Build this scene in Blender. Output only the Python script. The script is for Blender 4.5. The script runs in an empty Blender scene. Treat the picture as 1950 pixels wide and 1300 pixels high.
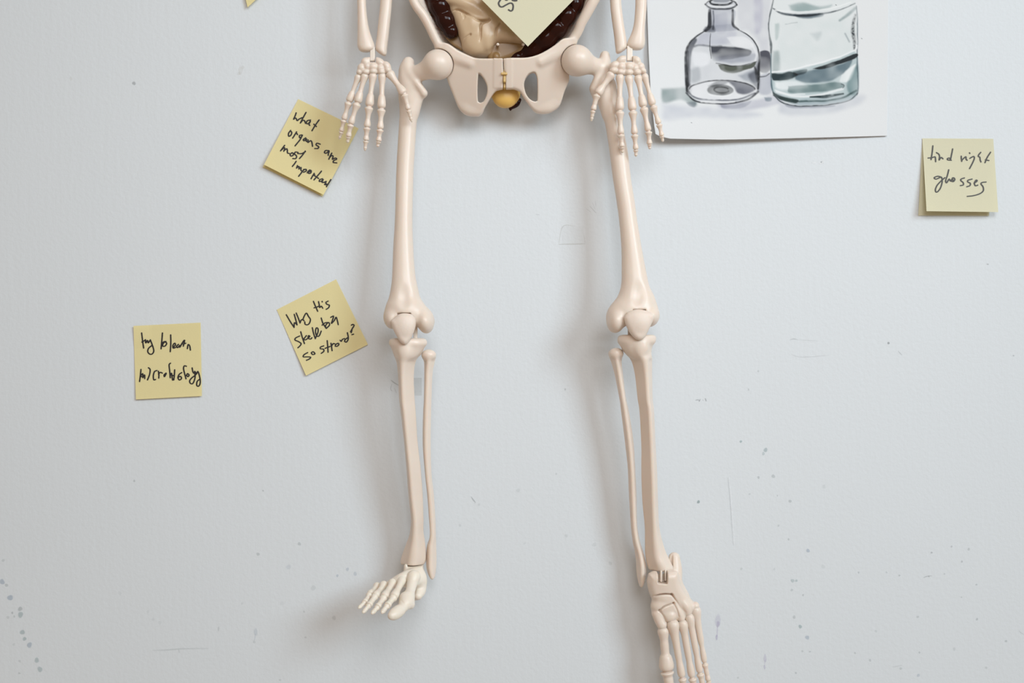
import bpy, math
import numpy as np
from mathutils import Vector

# ------------------------------------------------------------------ camera, world, lights
S = 0.0004                      # one unit of the measuring grid on the wall, in metres
LENS = 40.0
DP = 1950.0 * LENS / 36.0       # camera distance in the same units
scene = bpy.context.scene
col = scene.collection

cam_data = bpy.data.cameras.new('camera')
cam_data.lens = LENS
cam_data.sensor_width = 36.0
cam_data.clip_start = 0.01
cam = bpy.data.objects.new('camera', cam_data)
cam.location = (0, -DP * S, 0)
cam.rotation_euler = (math.radians(90), 0, 0)
col.objects.link(cam)
scene.camera = cam

world = bpy.data.worlds.new('room_light')
scene.world = world
world.use_nodes = True
wbg = world.node_tree.nodes['Background']
wbg.inputs[0].default_value = (1.0, 0.81, 0.65, 1)
wbg.inputs[1].default_value = 0.375


def area(name, loc, target, sx, sy, power, color):
    d = bpy.data.lights.new(name, 'AREA')
    d.shape = 'RECTANGLE'
    d.size, d.size_y = sx, sy
    d.energy = power
    d.color = color
    o = bpy.data.objects.new(name, d)
    o.location = loc
    o.rotation_euler = (Vector(target) - Vector(loc)).to_track_quat('-Z', 'Y').to_euler()
    col.objects.link(o)
    return o


area('window_light', (3.10, -3.25, 1.70), (0, 0, 0), 1.55, 1.8, 128.0, (0.74, 0.895, 1.0))
lamp = area('added_fill_lamp', (0.20, -1.08, 0.62), (0.06, 0, 0.03), 0.66, 0.5, 1.5, (0.94, 0.97, 1.0))
lamp.data.spread = math.radians(84)      # added fill light, beam narrowed so the wall dims towards its edges

scene.view_settings.view_transform = 'Standard'
scene.view_settings.look = 'None'
scene.view_settings.exposure = 0.05
scene.view_settings.gamma = 1.0
scene.view_settings.use_curve_mapping = False


# ------------------------------------------------------------------ materials
def nodes_of(name):
    m = bpy.data.materials.new(name)
    m.use_nodes = True
    nt = m.node_tree
    return m, nt, nt.nodes, nt.links, nt.nodes['Principled BSDF']


def plastic(name, color, rough=0.4, sss=0.0, sss_scale=0.004, radius=(1, .55, .35), var=0.06, bump=0.0, bscale=180):
    m, nt, N, L, b = nodes_of(name)
    tc = N.new('ShaderNodeTexCoord')
    no = N.new('ShaderNodeTexNoise')
    no.inputs['Scale'].default_value = 22
    no.inputs['Detail'].default_value = 4
    L.new(tc.outputs['Object'], no.inputs['Vector'])
    mx = N.new('ShaderNodeMix')
    mx.data_type = 'RGBA'
    mx.inputs[6].default_value = (*[c * (1 - var) for c in color], 1)
    mx.inputs[7].default_value = (*[min(1, c * (1 + var)) for c in color], 1)
    L.new(no.outputs['Fac'], mx.inputs[0])
    L.new(mx.outputs[2], b.inputs['Base Color'])
    b.inputs['Roughness'].default_value = rough
    if sss:
        b.inputs['Subsurface Weight'].default_value = sss
        b.inputs['Subsurface Radius'].default_value = radius
        b.inputs['Subsurface Scale'].default_value = sss_scale
    if bump:
        n2 = N.new('ShaderNodeTexNoise')
        n2.inputs['Scale'].default_value = bscale
        L.new(tc.outputs['Object'], n2.inputs['Vector'])
        bp = N.new('ShaderNodeBump')
        bp.inputs['Strength'].default_value = bump
        bp.inputs['Distance'].default_value = 0.001
        L.new(n2.outputs['Fac'], bp.inputs['Height'])
        L.new(bp.outputs['Normal'], b.inputs['Normal'])
    return m


BONE = plastic('ivory_plastic', (0.755, 0.645, 0.55), 0.36, 0.30, 0.004, var=0.03, bump=0.05)
PATELLA = plastic('ivory_plastic_matte', (0.76, 0.65, 0.56), 0.5, 0.25, 0.004, var=0.03, bump=0.12, bscale=500)
PALE = plastic('pale_ivory_plastic', (0.80, 0.72, 0.615), 0.42, 0.25, 0.003, var=0.03, bump=0.08, bscale=300)
PIN = plastic('hinge_plastic', (0.78, 0.69, 0.60), 0.35, 0.2, 0.003)
GUT = plastic('tan_glossy_plastic', (0.57, 0.42, 0.27), 0.30, 0.12, 0.003, var=0.05)
GUTDARK = plastic('brown_tan_plastic', (0.30, 0.18, 0.075), 0.35, 0.1, 0.003, var=0.10)
COLON = plastic('dark_red_brown_gloss', (0.022, 0.004, 0.0018), 0.11, var=0.5)
COLON.node_tree.nodes['Principled BSDF'].inputs['Specular IOR Level'].default_value = 0.2
YELLOW = plastic('ochre_yellow_plastic', (0.71, 0.44, 0.12), 0.32, 0.2, 0.003, var=0.10)
INK = plastic('black_marker_ink', (0.012, 0.010, 0.010), 0.6)
GREYINK = plastic('grey_marker_ink', (0.055, 0.053, 0.048), 0.6)


def paper_mat(name, color, trans=0.30, attr=None):
    m, nt, N, L, b = nodes_of(name)
    b.inputs['Roughness'].default_value = 0.75
    out = N['Material Output']
    tc = N.new('ShaderNodeTexCoord')
    no = N.new('ShaderNodeTexNoise')
    no.inputs['Scale'].default_value = 900
    no.inputs['Detail'].default_value = 3
    L.new(tc.outputs['Object'], no.inputs['Vector'])
    bp = N.new('ShaderNodeBump')
    bp.inputs['Strength'].default_value = 0.12
    bp.inputs['Distance'].default_value = 0.0004
    L.new(no.outputs['Fac'], bp.inputs['Height'])
    L.new(bp.outputs['Normal'], b.inputs['Normal'])
    tr = N.new('ShaderNodeBsdfTranslucent')
    if attr:
        a = N.new('ShaderNodeAttribute')
        a.attribute_name = attr
        L.new(a.outputs['Color'], b.inputs['Base Color'])
        L.new(a.outputs['Color'], tr.inputs['Color'])
    else:
        b.inputs['Base Color'].default_value = (*color, 1)
        tr.inputs['Color'].default_value = (*[c ** 1.3 for c in color], 1)
    mix = N.new('ShaderNodeMixShader')
    mix.inputs[0].default_value = trans
    L.new(b.outputs[0], mix.inputs[1])
    L.new(tr.outputs[0], mix.inputs[2])
    L.new(mix.outputs[0], out.inputs['Surface'])
    return m


CANARY = paper_mat('canary_yellow_paper', (0.91, 0.82, 0.46))
PALEYELLOW = paper_mat('pale_yellow_paper', (0.83, 0.80, 0.605))
PAINTING = paper_mat('watercolour_paper', None, 0.10, 'paint')


def wall_material():
    m, nt, N, L, b = nodes_of('painted_plaster')
    b.inputs['Roughness'].default_value = 0.62
    tc = N.new('ShaderNodeTexCoord')
    big = N.new('ShaderNodeTexNoise')
    big.inputs['Scale'].default_value = 5
    big.inputs['Detail'].default_value = 4
    L.new(tc.outputs['Object'], big.inputs['Vector'])
    mx = N.new('ShaderNodeMix')
    mx.data_type = 'RGBA'
    mx.inputs[6].default_value = (0.655, 0.688, 0.712, 1)
    mx.inputs[7].default_value = (0.68, 0.71, 0.732, 1)
    L.new(big.outputs['Fac'], mx.inputs[0])
    L.new(mx.outputs[2], b.inputs['Base Color'])
    # roller texture: fine orange peel plus faint vertical brush streaks
    n1 = N.new('ShaderNodeTexNoise')
    n1.inputs['Scale'].default_value = 330
    n1.inputs['Detail'].default_value = 3
    L.new(tc.outputs['Object'], n1.inputs['Vector'])
    mp = N.new('ShaderNodeMapping')
    mp.inputs['Scale'].default_value = (1, 1, 0.10)
    L.new(tc.outputs['Object'], mp.inputs['Vector'])
    n2 = N.new('ShaderNodeTexNoise')
    n2.inputs['Scale'].default_value = 210
    n2.inputs['Detail'].default_value = 2
    L.new(mp.outputs['Vector'], n2.inputs['Vector'])
    ad = N.new('ShaderNodeMath')
    ad.operation = 'MULTIPLY_ADD'
    ad.inputs[1].default_value = 0.55
    L.new(n2.outputs['Fac'], ad.inputs[0])
    L.new(n1.outputs['Fac'], ad.inputs[2])
    bp = N.new('ShaderNodeBump')
    bp.inputs['Strength'].default_value = 0.16
    bp.inputs['Distance'].default_value = 0.0012
    L.new(ad.outputs[0], bp.inputs['Height'])
    L.new(bp.outputs['Normal'], b.inputs['Normal'])
    return m


WALL = wall_material()


def stain_material():
    m, nt, N, L, b = nodes_of('dried_paint_spots')
    b.inputs['Roughness'].default_value = 0.6
    a = N.new('ShaderNodeAttribute')
    a.attribute_name = 'stain'
    L.new(a.outputs['Color'], b.inputs['Base Color'])
    L.new(a.outputs['Alpha'], b.inputs['Alpha'])
    return m


STAIN = stain_material()


# ------------------------------------------------------------------ object helpers
def W(px, py, d=0.0):
    """A measured point (grid on the wall, height d off the wall) as x, d, z in grid units."""
    f = 1 - d / DP
    return ((px - 975.0) * f, d, (650.0 - py) * f)


def link(name, me, mat=None, parent=None):
    o = bpy.data.objects.new(name, me)
    col.objects.link(o)
    if mat:
        me.materials.append(mat)
    if parent is not None:
        o.parent = parent
    return o


def mesh_obj(name, V, F, mat=None, parent=None, smooth=True):
    """V in grid units (x, d, z)."""
    V = np.asarray(V, float)
    co = np.stack([V[:, 0] * S, -V[:, 1] * S, V[:, 2] * S], 1)
    me = bpy.data.meshes.new(name)
    me.from_pydata(co.tolist(), [], F if isinstance(F, list) else F.tolist())
    if smooth:
        me.polygons.foreach_set('use_smooth', [True] * len(me.polygons))
    me.update()
    return link(name, me, mat, parent)


def thing(name, label, cat, group=None):
    o = bpy.data.objects.new(name, None)
    o.empty_display_size = 0.02
    col.objects.link(o)
    o['label'] = label
    o['category'] = cat
    if group:
        o['group'] = group
    return o


def catmull(P, n):
    P = np.asarray(P, float)
    if len(P) < 3:
        t = np.linspace(0, 1, n + 1)[:, None]
        return P[0] * (1 - t) + P[-1] * t
    Q = np.vstack([2 * P[0] - P[1], P, 2 * P[-1] - P[-2]])
    out = []
    for i in range(len(P) - 1):
        p0, p1, p2, p3 = Q[i:i + 4]
        t = np.linspace(0, 1, n, endpoint=False)[:, None]
        out.append(0.5 * (2 * p1 + (p2 - p0) * t + (2 * p0 - 5 * p1 + 4 * p2 - p3) * t * t + (3 * p1 - p0 - 3 * p2 + p3) * t ** 3))
    out.append(P[-1:])
    return np.vstack(out)


# ------------------------------------------------------------------ distance fields
def smin(a, b, k):
    if k <= 0:
        return np.minimum(a, b)
    h = np.clip(0.5 + 0.5 * (b - a) / k, 0, 1)
    return b * (1 - h) + a * h - k * h * (1 - h)


def smax(a, b, k):
    return -smin(-a, -b, k)


def poly_sd(P, X, Z):
    P = np.asarray(P, float)
    d = np.full(X.shape, 1e9)
    s = np.ones(X.shape)
    n = len(P)
    for i in range(n):
        a, b = P[i], P[(i - 1) % n]
        ex, ez = b[0] - a[0], b[1] - a[1]
        wx, wz = X - a[0], Z - a[1]
        t = np.clip((wx * ex + wz * ez) / (ex * ex + ez * ez + 1e-9), 0, 1)
        dx, dz = wx - ex * t, wz - ez * t
        d = np.minimum(d, dx * dx + dz * dz)
        c1, c2, c3 = Z >= a[1], Z < b[1], ex * wz > ez * wx
        flip = (c1 & c2 & c3) | (~c1 & ~c2 & ~c3)
        s = np.where(flip, -s, s)
    return s * np.sqrt(d)


class Field:
    def __init__(self, h, x0, x1, y0, y1, d0, d1, bend=None):
        """Box given on the measuring grid; y runs down. bend(y) is added to every height off the wall."""
        self.bend = bend or (lambda y: 0.0)
        if bend:
            b = [bend(y) for y in np.linspace(y0, y1, 20)]
            d0, d1 = d0 + min(b), d1 + max(b)
        A, B = W(x0, y1, 0), W(x1, y0, 0)
        self.h = h
        self.o = np.array([min(A[0], A[0] * .93) - 3, d0, min(A[2], A[2] * .93) - 3])
        hi = np.array([max(B[0], B[0] * .93) + 3, d1, max(B[2], B[2] * .93) + 3])
        self.n = np.ceil((hi - self.o) / h).astype(int) + 1
        self.F = np.full(tuple(self.n), 50.0, np.float32)

    def sub(self, lo, hi):
        i0 = np.clip(np.floor((np.asarray(lo) - self.o) / self.h).astype(int), 0, self.n - 1)
        i1 = np.clip(np.ceil((np.asarray(hi) - self.o) / self.h).astype(int) + 1, 1, self.n)
        if np.any(i1 <= i0):
            return None
        sl = tuple(slice(a, b) for a, b in zip(i0, i1))
        ax = [(self.o[k] + self.h * np.arange(i0[k], i1[k])) for k in range(3)]
        return sl, ax[0][:, None, None], ax[1][None, :, None], ax[2][None, None, :]

    def put(self, sl, T, k=0.0, op='add'):
        if op == 'add':
            self.F[sl] = smin(self.F[sl], T, k)
        else:
            self.F[sl] = smax(self.F[sl], -T, k)

    # rows of the path: px, py, d, radius, [radius in depth]
    def chain(self, pts, k=2.0, op='add', n=6, curve=True, world=False):
        P = []
        for p in pts:
            if not world:
                p = (p[0], p[1], p[2] + self.bend(p[1]), *p[3:])
            f = 1.0 if world else (1 - p[2] / DP)
            c = p[:3] if world else W(*p[:3])
            P.append([*c, p[3] * f, (p[4] if len(p) > 4 else p[3]) * f])
        P = np.array(P)
        Q = catmull(P, n) if curve and len(P) > 2 else P
        rm = Q[:, 3:].max() + k * 1.5 + 3 * self.h
        g = self.sub(Q[:, :3].min(0) - rm, Q[:, :3].max(0) + rm)
        if g is None:
            return self
        sl, X, Y, Z = g
        T = np.full(self.F[sl].shape, 50.0, np.float32)
        off = [s.start for s in sl]
        for a, b in zip(Q[:-1], Q[1:]):
            r = max(a[3], b[3], a[4], b[4]) + k * 1.5 + 3 * self.h
            g2 = self.sub(np.minimum(a[:3], b[:3]) - r, np.maximum(a[:3], b[:3]) + r)
            if g2 is None:
                continue
            s2, x, y, z = g2
            loc = tuple(slice(s.start - o_, s.stop - o_) for s, o_ in zip(s2, off))
            e = b[:3] - a[:3]
            L2 = max(e @ e, 1e-9)
            t = np.clip(((x - a[0]) * e[0] + (y - a[1]) * e[1] + (z - a[2]) * e[2]) / L2, 0, 1)
            rr = a[3] + (b[3] - a[3]) * t
            q = rr / (a[4] + (b[4] - a[4]) * t)
            dd = np.sqrt((x - a[0] - e[0] * t) ** 2 + ((y - a[1] - e[1] * t) * q) ** 2 + (z - a[2] - e[2] * t) ** 2) - rr
            T[loc] = np.minimum(T[loc], dd)
        self.put(sl, T, k, op)
        return self

    def ball(self, px, py, d, rx, rz=None, rd=None, ang=0.0, k=3.0, op='add'):
        d = d + self.bend(py)
        f = 1 - d / DP
        rx = rx * f
        rz = rx if rz is None else rz * f
        rd = (rx + rz) / 2 if rd is None else rd
        c = W(px, py, d)
        m = max(rx, rz, rd) + 1.5 * k + 3 * self.h
        g = self.sub(np.array(c) - m, np.array(c) + m)
        if g is None:
            return self
        sl, X, Y, Z = g
        ca, sa = math.cos(math.radians(ang)), math.sin(math.radians(ang))
        u, v, w = (X - c[0]), (Z - c[2]), (Y - c[1])
        u, v = u * ca + v * sa, -u * sa + v * ca
        k0 = np.sqrt((u / rx) ** 2 + (v / rz) ** 2 + (w / rd) ** 2)
        k1 = np.sqrt((u / rx ** 2) ** 2 + (v / rz ** 2) ** 2 + (w / rd ** 2) ** 2) + 1e-6
        self.put(sl, k0 * (k0 - 1) / k1, k, op)
        return self

    def box(self, x0, x1, y0, y1, d0, d1, r=1.5, k=0.0, op='add', ang=0.0):
        bd = self.bend((y0 + y1) / 2)
        d0, d1 = d0 + bd, d1 + bd
        dm = (d0 + d1) / 2
        f = 1 - dm / DP
        c = np.array(W((x0 + x1) / 2, (y0 + y1) / 2, dm))
        hs = np.array([(x1 - x0) / 2 * f, (d1 - d0) / 2, (y1 - y0) / 2 * f])
        m = np.linalg.norm(hs) + 1.5 * k + 3 * self.h
        g = self.sub(c - m, c + m)
        if g is None:
            return self
        sl, X, Y, Z = g
        ca, sa = math.cos(math.radians(ang)), math.sin(math.radians(ang))
        u, v, w = X - c[0], Z - c[2], Y - c[1]
        u, v = u * ca + v * sa, -u * sa + v * ca
        qx, qy, qz = np.abs(u) - hs[0] + r, np.abs(w) - hs[1] + r, np.abs(v) - hs[2] + r
        T = np.sqrt(np.maximum(qx, 0) ** 2 + np.maximum(qy, 0) ** 2 + np.maximum(qz, 0) ** 2) + np.minimum(np.maximum(np.maximum(qx, qy), qz), 0) - r
        self.put(sl, T, k, op)
        return self

    def plate(self, poly, dfun, th, r=4.0, k=3.0, op='add', smooth=0):
        """Outline poly [(px, py)] as a sheet of half thickness th about the surface d = dfun(px, py)."""
        P = [(p[0], p[1]) for p in poly]
        if smooth:
            P = catmull(np.vstack([P, P[:1]]), smooth)[:-1]
        P3 = np.array([W(p[0], p[1], dfun(p[0], p[1])) for p in P])
        m = th + 1.5 * k + 3 * self.h + 4
        g = self.sub(P3.min(0) - m - 8, P3.max(0) + m + 8)
        sl, X, Y, Z = g
        XX, ZZ = np.broadcast_arrays(X[:, 0, :], Z[:, 0, :])
        s2 = poly_sd(P3[:, [0, 2]], XX, ZZ)
        f = 0.96
        dc = dfun(XX / f + 975, 650 - ZZ / f)
        a = s2[:, None, :] + r
        b = np.abs(Y - dc[:, None, :]) - th + r
        T = np.sqrt(np.maximum(a, 0) ** 2 + np.maximum(b, 0) ** 2) + np.minimum(np.maximum(a, b), 0) - r
        self.put(sl, T, k, op)
        return self

    def slices(self, rows, k=0.0, cap=4.0, ridge=None, rnd=5.0):
        """A bone cut across: rows (py, left, right, d, half depth) from top to bottom, outline exact in width.
        ridge: list of the crest's place across the width (0..1) per row - a rounded triangular section."""
        R = np.array([[650 - (650 - r[0]) * 1, *r[1:]] for r in rows], float)
        R[:, 3] += [self.bend(y) for y in R[:, 0]]
        f = 1 - R[:, 3] / DP
        Zr = (650 - R[:, 0]) * f
        xl, xr = (R[:, 1] - 975) * f, (R[:, 2] - 975) * f
        tab = np.stack([Zr, xl, xr, R[:, 3], R[:, 4]] + ([np.asarray(ridge, float), np.broadcast_to(np.asarray(rnd, float), Zr.shape)] if ridge is not None else []), 1)
        tab = catmull(tab, 10)
        order = np.argsort(tab[:, 0])
        tab = tab[order]
        lo = [tab[:, 1].min() - 8, (tab[:, 3] - tab[:, 4]).min() - 8, tab[0, 0] - 6]
        hi = [tab[:, 2].max() + 8, (tab[:, 3] + tab[:, 4]).max() + 8, tab[-1, 0] + 6]
        sl, X, Y, Z = self.sub(lo, hi)
        z = Z[0, 0, :]
        I = lambda c: np.interp(z, tab[:, 0], tab[:, c])[None, None, :]
        L, Rr, D, H = I(1), I(2), I(3), I(4)
        cx, hw = (L + Rr) / 2, (Rr - L) / 2
        if ridge is None:
            u, w = (X - cx) / hw, (Y - D) / H
            k0 = np.sqrt(u * u + w * w)
            k1 = np.sqrt((u / hw) ** 2 + (w / H) ** 2) + 1e-5
            T = k0 * (k0 - 1) / k1
        else:
            rr = np.minimum(I(6), hw * 0.7)
            xr_ = L + rr + (Rr - L - 2 * rr) * I(5)
            ax, ay = L + rr, D - H * 0.45
            bx, by = Rr - rr, D - H * 0.45
            cx_, cy = xr_, D + H - rr
            mx_, my = (ax + bx) / 2, D - H + rr
            V = [(ax, ay), (mx_, my), (bx, by), (cx_, cy)]
            d = None
            ins = None
            for i in range(4):
                (x1, y1), (x2, y2) = V[i], V[(i + 1) % 4]
                ex, ey = x2 - x1, y2 - y1
                wx, wy = X - x1, Y - y1
                t = np.clip((wx * ex + wy * ey) / (ex * ex + ey * ey + 1e-6), 0, 1)
                dd = (wx - ex * t) ** 2 + (wy - ey * t) ** 2
                side = ex * wy - ey * wx          # >0 : left of the edge = inside for this order
                d = dd if d is None else np.minimum(d, dd)
                ins = (side > 0) if ins is None else ins & (side > 0)
            T = np.where(ins, -1, 1) * np.sqrt(d) - rr
        T = smax(T, Z - tab[-1, 0], cap)
        T = smax(T, tab[0, 0] - Z, cap)
        self.put(sl, T, k)
        return self

    def mesh(self, name, mat, parent, relax=2):
        F = self.F
        F[0], F[-1], F[:, 0], F[:, -1], F[:, :, 0], F[:, :, -1] = (9,) * 6
        ins = F < 0
        c = np.zeros(tuple(self.n - 1), np.int8)
        for i in (0, 1):
            for j in (0, 1):
                for k in (0, 1):
                    c += ins[i:i + c.shape[0], j:j + c.shape[1], k:k + c.shape[2]]
        act = (c > 0) & (c < 8)
        idx = np.argwhere(act)
        ids = np.full(act.shape, -1, np.int64)
        ids[act] = np.arange(len(idx))
        acc = np.zeros((len(idx), 3))
        cnt = np.zeros(len(idx))
        corner = [np.array((i, j, k)) for i in (0, 1) for j in (0, 1) for k in (0, 1)]
        for a in corner:
            for ax in range(3):
                if a[ax]:
                    continue
                b = a.copy()
                b[ax] = 1
                fa = F[tuple((idx + a).T)]
                fb = F[tuple((idx + b).T)]
                m = (fa < 0) != (fb < 0)
                t = np.where(m, fa / np.where(m, fa - fb, 1), 0)
                p = a + (b - a) * t[:, None]
                acc[m] += p[m]
                cnt[m] += 1
        V = idx + acc / cnt[:, None]
        Q = []
        for ax in range(3):
            a1, a2 = [(1, 2), (2, 0), (0, 1)][ax]
            s0 = [slice(1, -1)] * 3
            s0[ax] = slice(0, -1)
            s1 = [slice(1, -1)] * 3
            s1[ax] = slice(1, None)
            A, B = ins[tuple(s0)], ins[tuple(s1)]
            e = np.argwhere(A != B)
            if not len(e):
                continue
            pos = A[tuple(e.T)]
            e = e + 1
            e[:, ax] -= 1
            d1, d2 = np.zeros(3, int), np.zeros(3, int)
            d1[a1], d2[a2] = 1, 1
            g = lambda o_: ids[tuple((e - o_).T)]
            q = np.stack([g(d1 + d2), g(d2), g(0 * d1), g(d1)], 1)
            q[~pos] = q[~pos][:, ::-1]
            Q.append(q)
        Q = np.vstack(Q)
        E = np.vstack([Q[:, [0, 1]], Q[:, [1, 2]], Q[:, [2, 3]], Q[:, [3, 0]]])
        for lam in [0.5, -0.52] * relax:
            s = np.zeros_like(V)
            w = np.zeros(len(V))
            np.add.at(s, E[:, 0], V[E[:, 1]])
            np.add.at(w, E[:, 0], 1)
            V = V + lam * (s / np.maximum(w, 1)[:, None] - V)
        V = self.o + V * self.h
        # the (x, d, z) frame is left handed against (x, -d, z): flip the winding
        return mesh_obj(name, V, Q[:, ::-1], mat, parent)


# ------------------------------------------------------------------ the wall
def build_wall():
    V = [(-4200, 0, -3200), (4200, 0, -3200), (4200, 0, 3200), (-4200, 0, 3200),
         (-4200, -250, -3200), (4200, -250, -3200), (4200, -250, 3200), (-4200, -250, 3200)]
    F = [[0, 1, 2, 3], [5, 4, 7, 6], [0, 4, 5, 1], [1, 5, 6, 2], [2, 6, 7, 3], [3, 7, 4, 0]]
    o = mesh_obj('wall_back', V, F, WALL, None, smooth=False)
    o['kind'] = 'structure'
    return o


wall = build_wall()

TEAL, BLUE, GREYG, DARK, PURPLE, TAN = (.27, .40, .41), (.30, .40, .52), (.38, .43, .43), (.16, .18, .19), (.45, .38, .60), (.62, .56, .47)
spots = []          # px, py, rx, ry, colour, strength


def spot_set(ox, oy, sc, rows):
    for x, y, r, c, a in rows:
        spots.append((ox + x / sc, oy + y / sc, r / sc, r / sc * 1.05, c, a))


spot_set(0, 900, 3.0, [
    (12, 622, 14, BLUE, .62), (37, 642, 9, GREYG, .45), (58, 713, 15, BLUE, .66), (115, 777, 12, GREYG, .6), (117, 810, 15, TEAL, .6),
    (70, 799, 6, GREYG, .6), (82, 820, 6, GREYG, .45), (45, 825, 8, GREYG, .3), (128, 910, 13, TEAL, .6), (140, 948, 10, TEAL, .6),
    (168, 983, 14, BLUE, .62), (210, 1070, 13, TEAL, .55), (228, 1122, 14, TEAL, .55), (112, 1075, 7, GREYG, .3), (110, 1145, 6, GREYG, .35),
    (18, 500, 8, GREYG, .35), (79, 980, 7, GREYG, .25), (767, 46, 6, GREYG, .5), (1503, 102, 5, GREYG, .5), (1710, 405, 9, GREYG, .45),
    (1474, 464, 9, GREYG, .45), (1648, 538, 13, BLUE, .2), (1790, 657, 14, GREYG, .22), (1927, 587, 7, BLUE, .45), (1908, 828, 11, GREYG, .25),
    (1737, 793, 5, GREYG, .4), (1600, 1182, 6, GREYG, .35), (1745, 940, 6, GREYG, .3), (1384, 745, 7, GREYG, .18), (845, 793, 8, GREYG, .15),
    (875, 835, 9, GREYG, .15), (912, 856, 9, GREYG, .13), (685, 688, 10, GREYG, .12), (1612, 745, 11, GREYG, .13)])
spot_set(1300, 700, 2.166, [
    (240, 304, 5, TEAL, .75), (342, 339, 8, TEAL, .6), (333, 354, 6, TEAL, .45), (313, 452, 5, GREYG, .55), (374, 447, 7, GREYG, .5),
    (443, 550, 6, GREYG, .55), (276, 521, 4, GREYG, .35), (65, 553, 6, (.12, .24, .24), .75), (395, 651, 4, GREYG, .35), (437, 707, 4, GREYG, .45),
    (517, 754, 7, BLUE, .6), (453, 878, 7, TEAL, .5), (469, 878, 5, TEAL, .5), (450, 916, 5, GREYG, .4), (497, 937, 4, GREYG, .55),
    (460, 1028, 6, GREYG, .5), (485, 1067, 7, TEAL, .7), (514, 1112, 8, BLUE, .55), (1027, 762, 4, DARK, .45), (1109, 737, 4, DARK, .35),
    (1180, 748, 5, GREYG, .5), (1152, 799, 4, DARK, .4), (726, 844, 4, GREYG, .5), (841, 843, 4, GREYG, .35), (894, 856, 4, GREYG, .5),
    (970, 1027, 5, GREYG, .4), (1214, 1037, 5, GREYG, .5), (977, 1174, 4, GREYG, .5), (773, 1206, 5, GREYG, .4), (711, 1176, 4, GREYG, .4),
    (900, 1240, 5, GREYG, .4), (1334, 1127, 5, GREYG, .45), (972, 1268, 6, BLUE, .4), (1120, 1160, 6, GREYG, .25), (583, 490, 7, GREYG, .2),
    (580, 820, 8, GREYG, .16), (1150, 946, 3, GREYG, .45), (1212, 894, 4, GREYG, .5), (242, 829, 5, GREYG, .3), (312, 14, 4, GREYG, .4),
    (272, 90, 4, GREYG, .35), (467, 1258, 4, GREYG, .5), (494, 1168, 4, GREYG, .4), (525, 1170, 4, GREYG, .4), (228, 1278, 4, GREYG, .35),
    (378, 830, 5, GREYG, .2), (391, 527, 3, GREYG, .4), (797, 1086, 5, GREYG, .25), (1252, 1237, 5, GREYG, .3), (1080, 850, 3, GREYG, .4)])
spot_set(660, 700, 2.955, [
    (965, 690, 10, GREYG, .22), (745, 770, 7, GREYG, .22), (1230, 122, 5, DARK, .35), (1180, 597, 5, GREYG, .35), (638, 886, 7, GREYG, .22),
    (1236, 945, 9, GREYG, .22), (1394, 995, 11, GREYG, .18), (1002, 988, 6, GREYG, .18), (5, 1133, 9, BLUE, .35), (48, 1159, 10, BLUE, .35),
    (1484, 1100, 10, GREYG, .2)])
spots += [(255, 158.5, 3.2, 3.4, DARK, .55), (1692, 653, 2.0, 2.4, DARK, .75), (458, 134, 4, 8, TAN, .2), (455, 140, 3, 3, TAN, .2), (463, 128, 3, 3, TAN, .18),
          (135, 150, 3, 3, TAN, .18), (1550, 310, 4, 1.8, (.93, .94, .95), .9), (1563, 311, 3, 2, (.93, .94, .95), .9), (1567, 309, 2, 3, (.9, .9, .9), .8),
          (1564, 308.5, 1.4, 1.4, DARK, .7), (1572, 265, 4, 1.8, (.95, .95, .95), .8), (1530, 326, 3, 3, (.9, .91, .92), .5), (1930, 677, 1.6, 1.4, DARK, .45),
          (1881, 503, 2.2, 1.4, DARK, .45)]
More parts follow.
